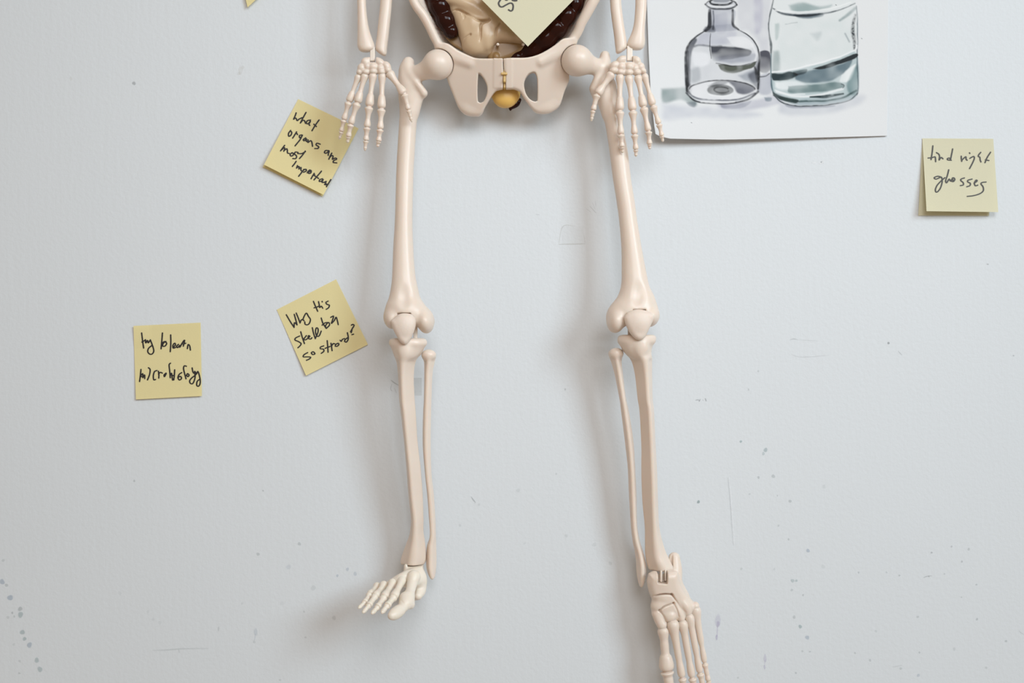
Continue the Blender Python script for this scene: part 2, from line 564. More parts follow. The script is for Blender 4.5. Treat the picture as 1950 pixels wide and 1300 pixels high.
# purple drips: a bulb and a tail
spots += [(1367, 1181, 5, 12, PURPLE, .30), (1367.5, 1188, 3, 6, PURPLE, .45), (1364.7, 1213, 2.2, 5, PURPLE, .6), (1457, 1253, 3.0, 7, PURPLE, .36), (1456, 1270, 1.9, 4, PURPLE, .45),
          (487, 1203, 3.2, 7, BLUE, .28), (484, 1222, 2.2, 2.6, GREYG, .3), (416, 1197, 1.5, 5, GREYG, .35)]
lines = [  # polyline, half width, colour, strength
    ([(1366.4, 1190), (1365.5, 1212)], 1.0, PURPLE, .4), ([(1457, 1255), (1456, 1268)], .8, PURPLE, .3), ([(486, 1206), (484.6, 1220)], .7, BLUE, .3),
    ([(1386, 908), (1390, 950), (1396, 1038)], 1.0, (.40, .44, .46), .28), ([(1388, 908), (1392, 950), (1398, 1038)], 1.0, (.93, .95, .97), .7),
    ([(1324, 762), (1329, 761), (1333, 763)], .9, DARK, .5), ([(1334, 759), (1331, 765)], .7, DARK, .5), ([(1343, 758), (1345, 764)], 1.0, DARK, .6), ([(1338, 761), (1340, 762)], .8, DARK, .4),
    ([(1758, 1100), (1765, 1097), (1775, 1096)], .8, DARK, .4), ([(1768, 1096), (1770, 1099)], .7, DARK, .4),
    ([(744, 723), (750, 728), (760, 734)], 1.0, DARK, .5), ([(746, 731), (744, 740), (747, 745)], .8, DARK, .35), ([(751, 738), (755, 748)], .8, DARK, .25),
    ([(897, 945), (901, 951), (906, 957)], 1.0, DARK, .5), ([(1123, 392), (1131, 401), (1136, 406)], .7, DARK, .3), ([(1116, 397), (1126, 404)], .6, DARK, .22),
    ([(1128, 385), (1133, 398)], .6, DARK, .2), ([(1134, 382), (1135, 394)], .6, DARK, .18), ([(1020, 408), (1028, 409)], .8, DARK, .2), ([(1710, 668), (1718, 676)], .8, DARK, .35),
    ([(1504, 647), (1512, 645), (1520, 647)], .9, DARK, .3), ([(1505, 673), (1520, 679), (1545, 679), (1580, 676)], .8, DARK, .18), ([(1520, 647), (1560, 649)], .7, DARK, .14),
    ([(290, 1238), (320, 1237), (345, 1235), (398, 1234)], 1.3, GREYG, .28), ([(340, 1236), (342, 1243)], 1.5, GREYG, .2),
    ([(1063, 465), (1114, 464)], .9, (.45, .42, .36), .45), ([(1064, 464), (1072, 431), (1095, 430)], .8, (.45, .42, .36), .32), ([(1114, 464), (1112, 448)], .7, (.45, .42, .36), .2),
    ([(1950, 1208), (1944, 1204), (1940, 1200)], .7, DARK, .25), ([(1700, 1270), (1718, 1266)], .7, DARK, .2)]


def build_stains():
    V, F, C = [], [], []

    def add_blob(ring_pts, centre, colr, a):
        b = len(V)
        V.append(centre)
        C.append((*colr, a * .48))
        n = len(ring_pts[0])
        for j, ring in enumerate(ring_pts):
            for p in ring:
                V.append(p)
                C.append((*colr, a * .48 * (1.0, 0.92, 0.0)[j]))
        for i in range(n):
            k = (i + 1) % n
            F.append([b, b + 1 + i, b + 1 + k])
            for j in range(2):
                F.append([b + 1 + j * n + i, b + 1 + (j + 1) * n + i, b + 1 + (j + 1) * n + k, b + 1 + j * n + k])

    for q, (x, y, rx, ry, c, a) in enumerate(spots):
        n = 16
        d = 0.22 + 0.012 * (q % 20)
        rings = []
        for s in (.55, .85, 1.2):
            ring = []
            for i in range(n):
                t = 2 * math.pi * i / n
                w = s * (1 + .10 * math.sin(2 * t + q) + .07 * math.sin(3 * t + 2.3 * q))
                ring.append(W(x + rx * w * math.cos(t), y + ry * w * math.sin(t), d))
            rings.append(ring)
        add_blob(rings, W(x, y, d), c, a)
    for q, (pl, hw, c, a) in enumerate(lines):
        P = catmull(pl, 6)
        T = np.gradient(P, axis=0)
        T /= np.linalg.norm(T, axis=1)[:, None] + 1e-9
        N = np.stack([-T[:, 1], T[:, 0]], 1)
        b = len(V)
        for i, (p, n_) in enumerate(zip(P, N)):
            e = math.sin(math.pi * (i + .6) / (len(P) + .2)) ** .5
            for s, al in ((-1.5, 0), (0, 1), (1.5, 0)):
                w = p + n_ * hw * s
                V.append(W(w[0], w[1], 0.5 + .01 * (q % 20)))
                C.append((*c, a * .75 * al * e))
        for i in range(len(P) - 1):
            for j in range(2):
                F.append([b + 3 * i + j, b + 3 * i + j + 1, b + 3 * i + 4 + j, b + 3 * i + 3 + j])
    # two strips of clear tape left on the wall
    for (x0, y0, x1, y1, a) in ((783, 719, 803, 753, .16), (1070, 430, 1112, 464, .03)):
        b = len(V)
        for p in ((x0, y0), (x1, y0), (x1, y1), (x0, y1)):
            V.append(W(p[0], p[1], .3))
            C.append((.50, .48, .43, a))
        F.append([b, b + 1, b + 2, b + 3])
    o = mesh_obj('paint_stain', V, F, STAIN, wall)
    at = o.data.color_attributes.new('stain', 'FLOAT_COLOR', 'POINT')
    at.data.foreach_set('color', np.array(C, np.float32).ravel())


build_stains()


# ------------------------------------------------------------------ sticky notes
def bil(Q, u, v):
    a, b, c, d = [np.asarray(q, float) for q in Q]      # TL TR BR BL
    return (a * (1 - u) + b * u) * (1 - v) + (d * (1 - u) + c * u) * v


def inv_bil(Q, p):
    u, v = .5, .5
    for _ in range(12):
        e = bil(Q, u, v) - p
        du = (bil(Q, u + 1e-4, v) - bil(Q, u - 1e-4, v)) / 2e-4
        dv = (bil(Q, u, v + 1e-4) - bil(Q, u, v - 1e-4)) / 2e-4
        A = np.array([du, dv]).T
        s = np.linalg.solve(A, e)
        u, v = u - s[0], v - s[1]
    return u, v


def sheet(name, Q, lift, paper, root):
    n = 26
    V, F = [], []
    for side in (0, 1):
        for j in range(n + 1):
            for i in range(n + 1):
                u, v = i / n, j / n
                p = bil(Q, u, v)
                V.append(W(p[0], p[1], lift(u, v) - .35 * side))
    m = (n + 1) ** 2
    for j in range(n):
        for i in range(n):
            a = j * (n + 1) + i
            q = [a, a + n + 1, a + n + 2, a + 1]
            F.append(q)
            F.append([x + m for x in q[::-1]])
    rim = [i for i in range(n + 1)] + [(j + 1) * (n + 1) + n for j in range(n)] + [n * (n + 1) + n - 1 - i for i in range(n)] + [(n - 1 - j) * (n + 1) for j in range(n - 1)]
    for a, b in zip(rim, rim[1:] + rim[:1]):
        F.append([a, b, b + m, a + m])
    mesh_obj(name, V, F, paper, root, smooth=False)


def sticky_note(label, Q, lift, paper, strokes, origin, sc, width, ink, group, under=None):
    root = thing('sticky_note', label, 'sticky note', group)
    sheet('paper_sheet', Q, lift, paper, root)
    if under:
        sheet('under_sheet', under, lambda u, v: .55 + 1.2 * v, paper, root)
    if not strokes:
        return root
    V, F = [], []

    def on(p, dz):
        u, v = inv_bil(Q, p)
        return W(p[0], p[1], lift(u, v) + dz)

    for s in strokes:
        P = np.array([(origin[0] + x / sc, origin[1] + y / sc) for x, y in s], float)
        if len(P) == 1:
            P = np.vstack([P, P + .6])
        P = catmull(P, 5)
        T = np.gradient(P, axis=0)
        T /= np.linalg.norm(T, axis=1)[:, None] + 1e-9
        N = np.stack([-T[:, 1], T[:, 0]], 1)
        hw = width / 2 * (0.82 + 0.28 * np.abs(T[:, 1]))
        b = len(V)
        for p, n_, w in zip(P, N, hw):
            V.append(on(p - n_ * w, .5))
            V.append(on(p, .62))
            V.append(on(p + n_ * w, .5))
        for i in range(len(P) - 1):
            for j in range(2):
                F.append([b + 3 * i + j, b + 3 * i + 3 + j, b + 3 * i + 4 + j, b + 3 * i + 1 + j])
        for p, w in ((P[0], hw[0]), (P[-1], hw[-1])):
            b = len(V)
            V.append(on(p, .62))
            for i in range(10):
                t = 2 * math.pi * i / 10
                V.append(on(p + w * np.array([math.cos(t), math.sin(t)]), .5))
            for i in range(10):
                F.append([b, b + 1 + (i + 1) % 10, b + 1 + i])
    mesh_obj('ink_lettering', V, F, ink, root)
    return root


G = 'yellow sticky notes'


def zq(origin, sc, pts):
    return [(origin[0] + x / sc, origin[1] + y / sc) for x, y in pts]


what_strokes = [
    [(437, 265), (425, 300), (408, 338), (425, 322), (438, 330), (450, 352), (470, 335), (505, 318)], [(548, 260), (515, 320), (485, 378)], [(485, 378), (510, 350), (530, 352), (543, 382)],
    [(600, 345), (565, 352), (552, 375), (570, 388), (600, 355), (582, 390), (590, 405)], [(695, 345), (655, 400), (615, 465)], [(636, 392), (665, 418)],
    [(375, 462), (352, 495), (355, 528), (378, 515), (388, 485), (372, 468)], [(442, 478), (420, 515), (398, 548)], [(418, 515), (440, 492), (452, 508)],
    [(502, 512), (475, 520), (478, 545), (500, 530), (508, 512), (485, 560), (450, 605), (425, 635)], [(545, 545), (518, 565), (528, 578), (555, 556), (550, 580), (560, 588)], [(572, 570), (570, 598), (598, 578), (612, 590), (622, 640)],
    [(708, 617), (672, 606), (662, 625), (690, 645), (682, 664), (645, 666)],
    [(808, 690), (770, 688), (755, 710), (775, 718), (808, 695), (800, 720), (798, 742)], [(838, 718), (818, 755), (805, 785)], [(815, 765), (838, 745), (852, 752), (845, 785)], [(850, 785), (880, 772), (892, 785), (862, 800), (856, 822), (895, 828)],
    [(308, 630), (285, 660), (262, 692)], [(275, 680), (302, 655), (308, 672), (298, 695)], [(300, 690), (330, 668), (338, 685), (340, 715), (360, 720)], [(392, 712), (370, 730), (378, 750), (402, 742), (405, 720), (388, 714)],
    [(460, 710), (430, 705), (420, 728), (442, 750), (432, 778), (398, 778)], [(540, 695), (508, 740), (475, 778)], [(452, 722), (500, 722), (542, 700)],
    [(437, 810), (415, 842), (395, 866)], [(452, 858), (442, 885)], [(446, 880), (470, 868), (468, 895)], [(468, 895), (492, 878), (490, 905), (500, 918)], [(525, 900), (495, 940), (465, 978)], [(515, 912), (545, 898), (550, 918), (520, 932)],
    [(590, 908), (570, 925), (578, 945), (602, 940), (606, 915), (588, 906)], [(560, 938), (598, 922)], [(640, 945), (622, 975), (605, 1005)], [(620, 975), (645, 958)], [(722, 920), (680, 970), (638, 1018)], [(640, 968), (690, 1002)],
    [(735, 1005), (705, 1015), (698, 1035), (722, 1032), (742, 1012), (728, 1045), (752, 1045)], [(750, 1048), (775, 1035), (765, 1062), (785, 1065)], [(828, 1015), (800, 1060), (778, 1095)], [(755, 1070), (785, 1075), (798, 1066)]]
sticky_note('canary sticky note asking what organs are most important, tucked behind the skeleton fingers',
            zq((490, 170), 5.909, [(460, 110), (1140, 440), (745, 1187), (75, 847)]), lambda u, v: 1.2 + 10 * v ** 1.4, CANARY, what_strokes, (490, 170), 5.909, 2.5, INK, G,
            zq((490, 170), 5.909, [(466, 118), (1128, 445), (734, 1206), (60, 874)]))

why_strokes = [
    [(218, 490), (265, 570), (310, 638)], [(310, 638), (312, 590), (322, 585), (345, 608)], [(345, 608), (330, 550), (312, 485)], [(335, 470), (360, 530), (380, 585)], [(380, 585), (392, 555), (410, 545), (428, 560)],
    [(412, 548), (430, 505), (455, 470), (480, 510), (502, 545), (490, 590), (465, 608), (440, 600), (436, 575)],
    [(538, 332), (562, 390), (588, 448)], [(545, 408), (580, 398), (605, 385)], [(598, 335), (608, 380), (612, 405), (630, 388), (648, 412)], [(640, 333), (642, 337)], [(712, 328), (685, 345), (698, 366), (726, 378), (715, 408), (688, 425)],
    [(376, 740), (330, 762), (320, 786), (360, 805), (392, 828), (380, 855), (355, 878)], [(388, 690), (408, 760), (432, 828)], [(455, 735), (420, 780)], [(420, 780), (445, 785), (470, 768)], [(470, 768), (495, 745), (480, 735), (476, 765), (505, 775), (520, 760)],
    [(525, 642), (540, 710), (560, 770)], [(560, 770), (590, 700), (592, 655), (572, 645), (562, 690), (578, 738), (605, 738), (630, 682)],
    [(630, 528), (650, 590), (690, 650)], [(640, 612), (675, 585), (715, 580)], [(690, 650), (728, 610), (715, 580), (685, 610), (680, 640)], [(742, 520), (775, 505), (760, 560), (750, 592), (785, 555), (805, 518), (820, 560), (830, 605)],
    [(470, 935), (430, 958), (418, 985), (470, 985), (505, 990), (490, 1010), (455, 1026)], [(515, 935), (535, 925), (556, 948), (530, 958), (512, 940)],
    [(660, 855), (622, 870), (622, 890), (655, 895), (660, 920), (630, 944)], [(700, 795), (706, 860), (710, 930)], [(675, 885), (735, 862)], [(745, 825), (752, 870), (758, 912)], [(750, 862), (770, 830), (790, 832)], [(802, 838), (795, 858), (818, 860), (838, 840), (828, 825), (803, 838)],
    [(852, 790), (866, 802), (880, 780), (905, 770)], [(938, 702), (948, 750), (945, 785), (925, 812), (905, 800), (915, 780), (940, 760)], [(975, 690), (1000, 645), (1017, 615), (1003, 603), (985, 612)], [(983, 700), (992, 668)], [(1012, 718), (990, 724)]]
sticky_note('canary sticky note asking why this skeleton so strong, tilted beside the shin',
            zq((510, 520), 6.19, [(105, 430), (805, 72), (1180, 840), (450, 1207)]), lambda u, v: 1 + 4 * v ** 2 * (1.2 - u * .6), CANARY, why_strokes, (510, 520), 6.19, 2.4, INK, G)

try_strokes = [
    [(272, 300), (284, 400), (298, 495)], [(275, 418), (305, 400), (322, 388)], [(322, 388), (326, 430), (348, 395), (358, 428), (385, 390)], [(385, 390), (412, 460), (430, 530), (412, 570), (380, 575), (352, 545), (362, 500), (405, 462)],
    [(543, 300), (535, 400), (525, 505)], [(530, 450), (560, 415), (590, 410)], [(575, 412), (548, 445), (550, 472), (578, 468), (598, 435), (578, 412)], [(650, 325), (652, 430), (645, 542)],
    [(680, 490), (712, 455), (702, 432), (680, 460), (684, 496), (715, 488)], [(752, 448), (728, 470), (740, 490), (770, 460), (768, 484)], [(775, 478), (800, 432), (832, 392), (815, 470)], [(812, 445), (848, 432)], [(868, 502), (878, 450), (898, 468), (907, 522)],
    [(263, 775), (256, 850), (245, 930)], [(256, 862), (285, 828), (288, 880)], [(288, 880), (310, 845), (312, 892)], [(260, 868), (310, 868)], [(360, 752), (382, 775), (375, 840), (348, 910)], [(472, 788), (440, 802), (424, 855), (430, 908), (455, 905)],
    [(490, 798), (497, 840), (495, 886)], [(492, 835), (515, 812), (542, 822)], [(590, 822), (565, 845), (570, 868), (592, 828)], [(648, 693), (630, 715), (638, 800), (645, 882)], [(642, 862), (660, 822), (668, 870), (675, 912)], [(702, 780), (698, 850), (690, 910)], [(655, 845), (700, 860)],
    [(795, 815), (762, 838), (745, 880), (765, 912), (792, 888), (775, 864), (750, 876)], [(856, 733), (828, 728), (818, 765), (835, 840), (850, 895)], [(858, 850), (870, 828), (890, 848), (875, 868), (856, 850)], [(930, 755), (938, 800), (950, 822)],
    [(962, 800), (968, 880), (940, 955), (908, 955), (898, 920), (930, 880), (970, 850), (1000, 805)], [(970, 805), (985, 835), (1005, 800), (1030, 880), (1035, 950), (1015, 992), (990, 980), (996, 930), (1030, 900)]]
sticky_note('canary sticky note reading try to learn microbiology, alone and upright on the wall',
            zq((230, 590), 6.842, [(165, 208), (1040, 165), (1057, 1120), (197, 1165)]), lambda u, v: 1 + 4 * v ** 2 + 5 * max(0, .25 - u) ** 1 * max(0, .3 - v) * 10, CANARY, try_strokes, (230, 590), 6.842, 2.5, INK, G)

find_strokes = [
    [(318, 258), (310, 340), (295, 435)], [(255, 415), (300, 412), (345, 400), (352, 420), (355, 462)], [(365, 345), (395, 365), (405, 395), (400, 440)], [(402, 440), (425, 408), (450, 425)], [(576, 298), (560, 380), (548, 440)], [(560, 445), (515, 440), (508, 425), (530, 415), (550, 430)],
    [(688, 392), (690, 425), (695, 458)], [(692, 450), (715, 425), (748, 398), (752, 430), (765, 444)], [(796, 348), (800, 355)], [(800, 420), (830, 402), (852, 395), (858, 425), (830, 490), (797, 552)], [(942, 342), (915, 375), (912, 395), (930, 405), (935, 440), (945, 466)], [(1070, 340), (1025, 410), (998, 475)], [(1002, 440), (1050, 448)],
    [(425, 662), (380, 653), (335, 672), (360, 690), (410, 670), (432, 668), (440, 720), (420, 800), (385, 850), (360, 858), (352, 825), (375, 770), (430, 710), (475, 672)], [(525, 570), (508, 640), (485, 710), (498, 738), (530, 690), (545, 712), (560, 718)],
    [(575, 675), (560, 710), (585, 722), (605, 695), (588, 672), (572, 690), (585, 705)], [(730, 675), (690, 688), (682, 708), (712, 735), (715, 765), (675, 775)], [(830, 690), (780, 703), (772, 725), (806, 745), (800, 775), (760, 790)], [(855, 745), (895, 715), (882, 703), (860, 740), (872, 776), (905, 768)],
    [(1013, 728), (965, 733), (945, 752), (972, 790), (975, 842), (930, 880), (850, 905), (765, 915)]]
sticky_note('pale yellow sticky note reading find right glasses, curling off the bare wall',
            zq((1730, 240), 6.842, [(180, 160), (1105, 165), (1170, 1120), (235, 1108)]), lambda u, v: 1.2 + (20 - 5 * u) * v ** 1.3, PALEYELLOW, find_strokes, (1730, 240), 6.842, 2.5, GREYINK, G,
            zq((1730, 240), 6.842, [(182, 166), (1095, 170), (1050, 1168), (128, 1165)]))

su_strokes = [[(580, 158), (620, 176), (648, 152), (655, 95), (640, 58), (600, 50), (530, 85), (480, 110), (440, 100), (420, 55), (435, 18), (460, -15)], [(520, -25), (545, 2), (580, -20)], [(640, 2), (680, 12), (715, 8)], [(645, -12), (700, -8), (730, -30)]]
sticky_note('pale yellow sticky note standing on one corner over the brown intestines',
            [(910, -8), (1006, -104), (1102, -10), (1005.3, 88.5)], lambda u, v: 134 - 5 * v, PALEYELLOW, su_strokes, (900, 0), 8.478, 3.0, GREYINK, G)
sticky_note('corner of a yellow sticky note peeping in at the top edge above the bare wall',
            [(442, -108), (535, -178), (562, -70), (471.5, 14)], lambda u, v: 2 + 6 * v, CANARY, None, None, 1, 1, INK, G)


# ------------------------------------------------------------------ watercolour
def build_painting():
    xs = np.arange(0, 471, 1.0) / 470
    ys = np.concatenate([np.arange(-385, -30, 8.0), np.arange(-30, 274, 1.0)])
    nx, ny = len(xs), len(ys)
    U, Y0 = np.meshgrid(xs, ys)
    vb = np.clip((Y0 + 385) / (273 + 385), 0, 1)
    ybot = np.interp(U[0], [0, .02, .06, .28, .52, .8, 1], [255, 260, 264, 266, 264, 261, 258.5])[None, :]
    Yp = np.where(Y0 < 200, Y0, 200 + (Y0 - 200) / 73 * (ybot - 200))
    xl = np.interp(Yp, [-385, 0, 100, 179, 238, 266], [1222, 1231.5, 1235, 1239, 1245.5, 1250])
    xr = np.interp(Yp, [-385, 0, 266], [1694, 1692, 1689.5])
    Xp = xl + (xr - xl) * U
    # pigment, in the picture's own coordinates
    C = np.ones((ny, nx, 3)) * np.array([.775, .79, .80])
    rng = np.random.RandomState(5)

    def noise(sc):
        g = rng.rand(int(700 / sc) + 4, int(560 / sc) + 4)
        gx, gy = (Xp - 1200) / sc, (Yp + 400) / sc
        i, j = np.floor(gx).astype(int), np.floor(gy).astype(int)
        fx, fy = gx - i, gy - j
        fx, fy = fx * fx * (3 - 2 * fx), fy * fy * (3 - 2 * fy)
        return (g[j, i] * (1 - fx) + g[j, i + 1] * fx) * (1 - fy) + (g[j + 1, i] * (1 - fx) + g[j + 1, i + 1] * fx) * fy

    n1, n2, n3 = noise(16), noise(5), noise(2.2)
    ox, oy, sc = 1220.0, 0.0, 3.9
    PX, PY = (Xp - ox) * sc + (n1 - .5) * 6 + (n2 - .5) * 1.5, (Yp - oy) * sc + (n1[::-1] - .5) * 6 + (n2 - .5) * 1.5

    def lay(a, c, white=False):
        a = np.clip(a, 0, 1)[..., None]
        c = np.array(c) if white else np.array(c) ** 1.9
        C[:] = C * (1 - a) + (c if white else C * c) * a

    def stroke(pts, w, c, op=1.0, soft=5.0, white=False, dry=0.0):
        P = catmull(np.array([p[:2] for p in pts], float), 8)
        ww = np.interp(np.linspace(0, 1, len(P)), np.linspace(0, 1, len(pts)), [(p[2] if len(p) > 2 else w) for p in pts])
        best = np.full(PX.shape, 1e9)
        for a, b, wa, wb in zip(P[:-1], P[1:], ww[:-1], ww[1:]):
            e = b - a
            t = np.clip(((PX - a[0]) * e[0] + (PY - a[1]) * e[1]) / (e @ e + 1e-6), 0, 1)
            best = np.minimum(best, np.hypot(PX - a[0] - e[0] * t, PY - a[1] - e[1] * t) - (wa + (wb - wa) * t))
        a = np.clip(.5 - best / (2 * soft), 0, 1)
        a = a * a * (3 - 2 * a) * op * (1 - dry * (n3 > .55)) * (1 if white else (.5 + .55 * n1 + .35 * n2))
        lay(a, c, white)

    def wash(pts, c, op=.6, soft=12.0, white=False, edge=0.0, mott=.6, smooth=5, fade=None):
        P = catmull(np.vstack([pts, pts[:1]]).astype(float), smooth)[:-1]
        s = poly_sd(P, PX, PY)
        a = np.clip(.5 - s / (2 * soft), 0, 1)
        a = a * a * (3 - 2 * a) * op * (1 - mott / 2 + mott * n1)
        if fade:
            a = a * np.clip((fade[1] - PY) / (fade[1] - fade[0]), 0, 1.15)
        if edge:
            a = a + edge * np.exp(-(s / 5) ** 2)
        lay(a, c, white)

    def ell(cx, cy, rx, ry, a0=0, a1=360, n=28, rot=0):
        t = np.radians(np.linspace(a0, a1, n))
        x, y = rx * np.cos(t), ry * np.sin(t)
        r = math.radians(rot)
        return np.stack([cx + x * math.cos(r) - y * math.sin(r), cy + x * math.sin(r) + y * math.cos(r)], 1)

    K, DK, MID, LIL, TEALD, TEALM, GRN, OLV = (.13, .14, .16), (.22, .23, .25), (.50, .51, .54), (.85, .85, .88), (.10, .19, .21), (.45, .54, .57), (.97, .985, .98), (.34, .36, .31)
    # background and table washes
    wash([(720, -300), (960, -300), (955, 200), (950, 470), (890, 480), (880, 330), (800, 230), (720, 190)], LIL, .55, 22)
    wash([(840, -60), (900, -60), (900, 200), (850, 230)], (.82, .81, .88), .5, 18)
    wash([(155, 660), (330, 650), (350, 700), (420, 760), (390, 790), (300, 740), (170, 760)], (.60, .66, .66), .75, 16)
    wash([(160, 770), (400, 790), (600, 800), (900, 850), (700, 880), (380, 870), (180, 890)], (.84, .85, .89), .6, 28)
    wash([(560, 770), (860, 740), (1010, 700), (1050, 760), (780, 820), (600, 800)], (.80, .80, .85), .7, 18)
    wash([(1030, 770), (1600, 700), (1640, 760), (1400, 840), (1060, 850)], (.86, .87, .90), .7, 26)
    wash([(340, 760), (410, 755), (400, 795), (360, 785)], (.62, .64, .68), .7, 8)
    wash([(590, 775), (700, 778), (820, 750), (760, 800), (620, 805)], (.72, .73, .77), .7, 8)
    wash([(1060, 770), (1200, 790), (1440, 785), (1340, 800), (1120, 800)], (.68, .69, .73), .8, 8)
    wash([(885, 560), (960, 545), (970, 690), (880, 690)], (.74, .75, .80), .7, 12)
    # the gap between the bottles
    wash([(888, 385), (925, 375), (962, 400), (962, 520), (885, 528)], (.30, .30, .34), .95, 7, fade=(440, 620))
    stroke([(885, 570), (925, 566), (958, 545)], 4, DK, .9, 4)
    wash([(920, 725), (970, 725), (965, 750), (930, 750)], (.55, .62, .65), .8, 7)
    # small bottle
    body = [(500, 190), (480, 235), (400, 280), (350, 350), (330, 430), (330, 680), (420, 745), (605, 770), (790, 740), (880, 665), (882, 560), (878, 390), (855, 320), (795, 260), (720, 222), (692, 180)]
    wash(body, (.90, .905, .92), .8, 6, mott=.5)
    wash([(505, 70), (695, 70), (690, 190), (720, 225), (480, 230), (500, 190)], (.74, .75, .80), .7, 7)
    stroke([(512, 75, 12), (515, 140, 14), (512, 195, 16), (485, 230, 10)], 12, DK, .9, 6)
    stroke([(540, 80, 5), (545, 150, 6), (540, 215, 8)], 6, MID, .8, 5)
    stroke([(684, 75, 8), (682, 140, 10), (690, 190, 9), (725, 222, 6)], 9, K, .9, 5)
    wash([(555, 110), (640, 100), (630, 235), (560, 235)], (.88, .88, .91), .6, 12)
    wash([(480, 200), (545, 190), (550, 238), (470, 235)], (.45, .46, .5), .7, 8)
    stroke([(480, 232, 4), (402, 280, 6), (350, 345, 8), (334, 430, 10), (340, 560, 12), (345, 675, 10)], 8, DK, .95, 5)
    stroke([(352, 380, 5), (350, 520, 7), (352, 640, 5)], 6, K, .6, 6)
    stroke([(722, 222, 3), (798, 262, 4), (855, 322, 5), (878, 395, 6), (878, 560, 9), (872, 660, 7)], 6, DK, .95, 4)
    stroke([(850, 500, 6), (862, 540, 13), (868, 600, 9)], 9, K, .7, 8)
    wash([(440, 260), (520, 240), (700, 235), (690, 290), (640, 330), (520, 330), (420, 330)], (.85, .85, .90), .6, 14)
    stroke([(400, 345), (440, 335), (520, 342), (600, 345)], 7, (.45, .46, .49), .7, 7)
    wash([(525, 345), (700, 350), (815, 372), (805, 410), (720, 430), (630, 445), (535, 450)], (.26, .27, .30), .95, 7, fade=(375, 470))
    wash([(540, 420), (680, 400), (850, 400), (840, 450), (700, 470), (560, 455)], (.74, .75, .79), .8, 14)
    stroke([(520, 250, 2), (515, 330, 3), (522, 435, 3)], 3, K, .9, 3)
    wash([(575, 482), (620, 478), (700, 488), (800, 482), (855, 460), (840, 500), (770, 522), (680, 545), (600, 520)], OLV, .95, 6, fade=(520, 585))
    stroke([(560, 470), (660, 488), (760, 486), (860, 460)], 4, K, .7, 4)
    wash([(370, 520), (430, 500), (440, 590), (380, 610)], (.70, .72, .74), .7, 18)
    wash([(730, 560), (860, 520), (865, 610), (780, 600)], (.72, .74, .77), .7, 14)
    wash([(380, 380), (500, 400), (500, 480), (400, 490)], (.93, .94, .97), .4, 15, white=True)
    wash([(640, 280), (760, 270), (840, 330), (800, 360), (690, 340)], (.80, .81, .83), .8, 8, white=True)
    stroke([(830, 330, 10), (860, 400, 8), (850, 450, 6)], 8, (.82, .83, .85), .6, 6, white=True)
    # darker glass along both walls of the bottle
    wash([(330, 430), (350, 350), (400, 285), (420, 300), (385, 370), (370, 450), (366, 660), (335, 680)], (.42, .43, .46), .9, 9)
    wash([(882, 400), (882, 660), (845, 640), (800, 560), (850, 520), (862, 450)], (.45, .46, .50), .7, 14)
    wash([(335, 600), (380, 640), (372, 700), (340, 690)], (.35, .36, .39), .6, 10)
    # its base
    wash(ell(605, 668, 255, 76), (.80, .81, .83), .7, 8, white=True)
    wash([(640, 600), (780, 615), (850, 660), (790, 700), (720, 690), (690, 640)], (.42, .43, .47), .85, 10)
    stroke(ell(605, 668, 245, 70, 185, 355), 5, DK, .9, 4)
    wash(ell(592, 668, 98, 42), (.42, .43, .43), .85, 7)
    stroke(ell(600, 668, 55, 22, 20, 330), 6, K, .7, 5)
    stroke(ell(592, 690, 90, 24, 20, 160), 5, (.84, .85, .86), .7, 4, white=True)
    wash([(500, 640), (580, 600), (650, 610), (560, 650)], (.45, .46, .48), .6, 10)
    stroke([(345, 660, 6), (385, 715, 6), (480, 738, 6), (600, 745, 6), (740, 735, 6), (850, 690, 6)], 6, MID, .9, 5)
    stroke([(335, 690, 5), (400, 745, 6), (520, 768, 5), (650, 770, 5), (790, 742, 7), (872, 680, 8)], 6, DK, .95, 5)
    stroke([(450, 752), (600, 760), (700, 755)], 5, (.85, .86, .87), .6, 4, white=True)
    # its lip
    wash([(478, 30), (515, 0), (560, -18), (640, -18), (690, 5), (715, 38), (690, 62), (600, 74), (500, 66)], (.82, .83, .86), .7, 6)
    stroke(ell(598, 12, 82, 27), 7, K, .95, 5)
    wash(ell(600, 6, 60, 15), (.62, .63, .66), .8, 6)
    stroke([(478, 30), (520, 58), (600, 68), (680, 60), (715, 38)], 6, DK, .9, 5)
    stroke([(500, 36), (600, 54), (690, 40)], 4, (.84, .85, .86), .8, 4, white=True)
    stroke([(478, 32), (500, 10), (520, 2)], 4, DK, .8, 4)
    stroke([(690, 10), (705, 20), (716, 38)], 6, DK, .8, 4)
    # large jar
    jar = [(990, -20), (970, 60), (952, 160), (952, 260), (968, 380), (970, 500), (978, 680), (1050, 750), (1200, 785), (1400, 775), (1540, 742), (1612, 680), (1608, 420), (1614, 200), (1602, 60), (1580, -20)]
    top = [(1000, -40), (1080, -130), (1180, -170), (1420, -170), (1520, -130), (1580, -40)]
    wash(jar + [(1520, -120), (1420, -160), (1180, -160), (1070, -120)], GRN, .75, 7, mott=.5)
    stroke([(1000, -30, 6), (1075, -125, 6), (1180, -165, 5), (1180, -290, 6)], 6, TEALM, .9, 5)
    stroke([(1585, -30, 6), (1520, -125, 6), (1420, -165, 5), (1420, -290, 6)], 6, TEALM, .9, 5)
    stroke(ell(1300, -300, 135, 28), 8, TEALD, .9, 6)
    wash([(1100, 40), (1200, 20), (1330, 50), (1420, 35), (1360, 70), (1230, 88), (1130, 85)], (.60, .68, .68), .75, 14)
    stroke([(982, 62, 4), (1050, 100, 8), (1150, 112, 9), (1250, 116, 9), (1340, 104, 7), (1480, 72, 4), (1590, 25, 3)], 7, (.20, .25, .29), .95, 5)
    wash([(1140, 112), (1330, 98), (1350, 120), (1260, 138), (1180, 130)], (.35, .42, .47), .75, 8)
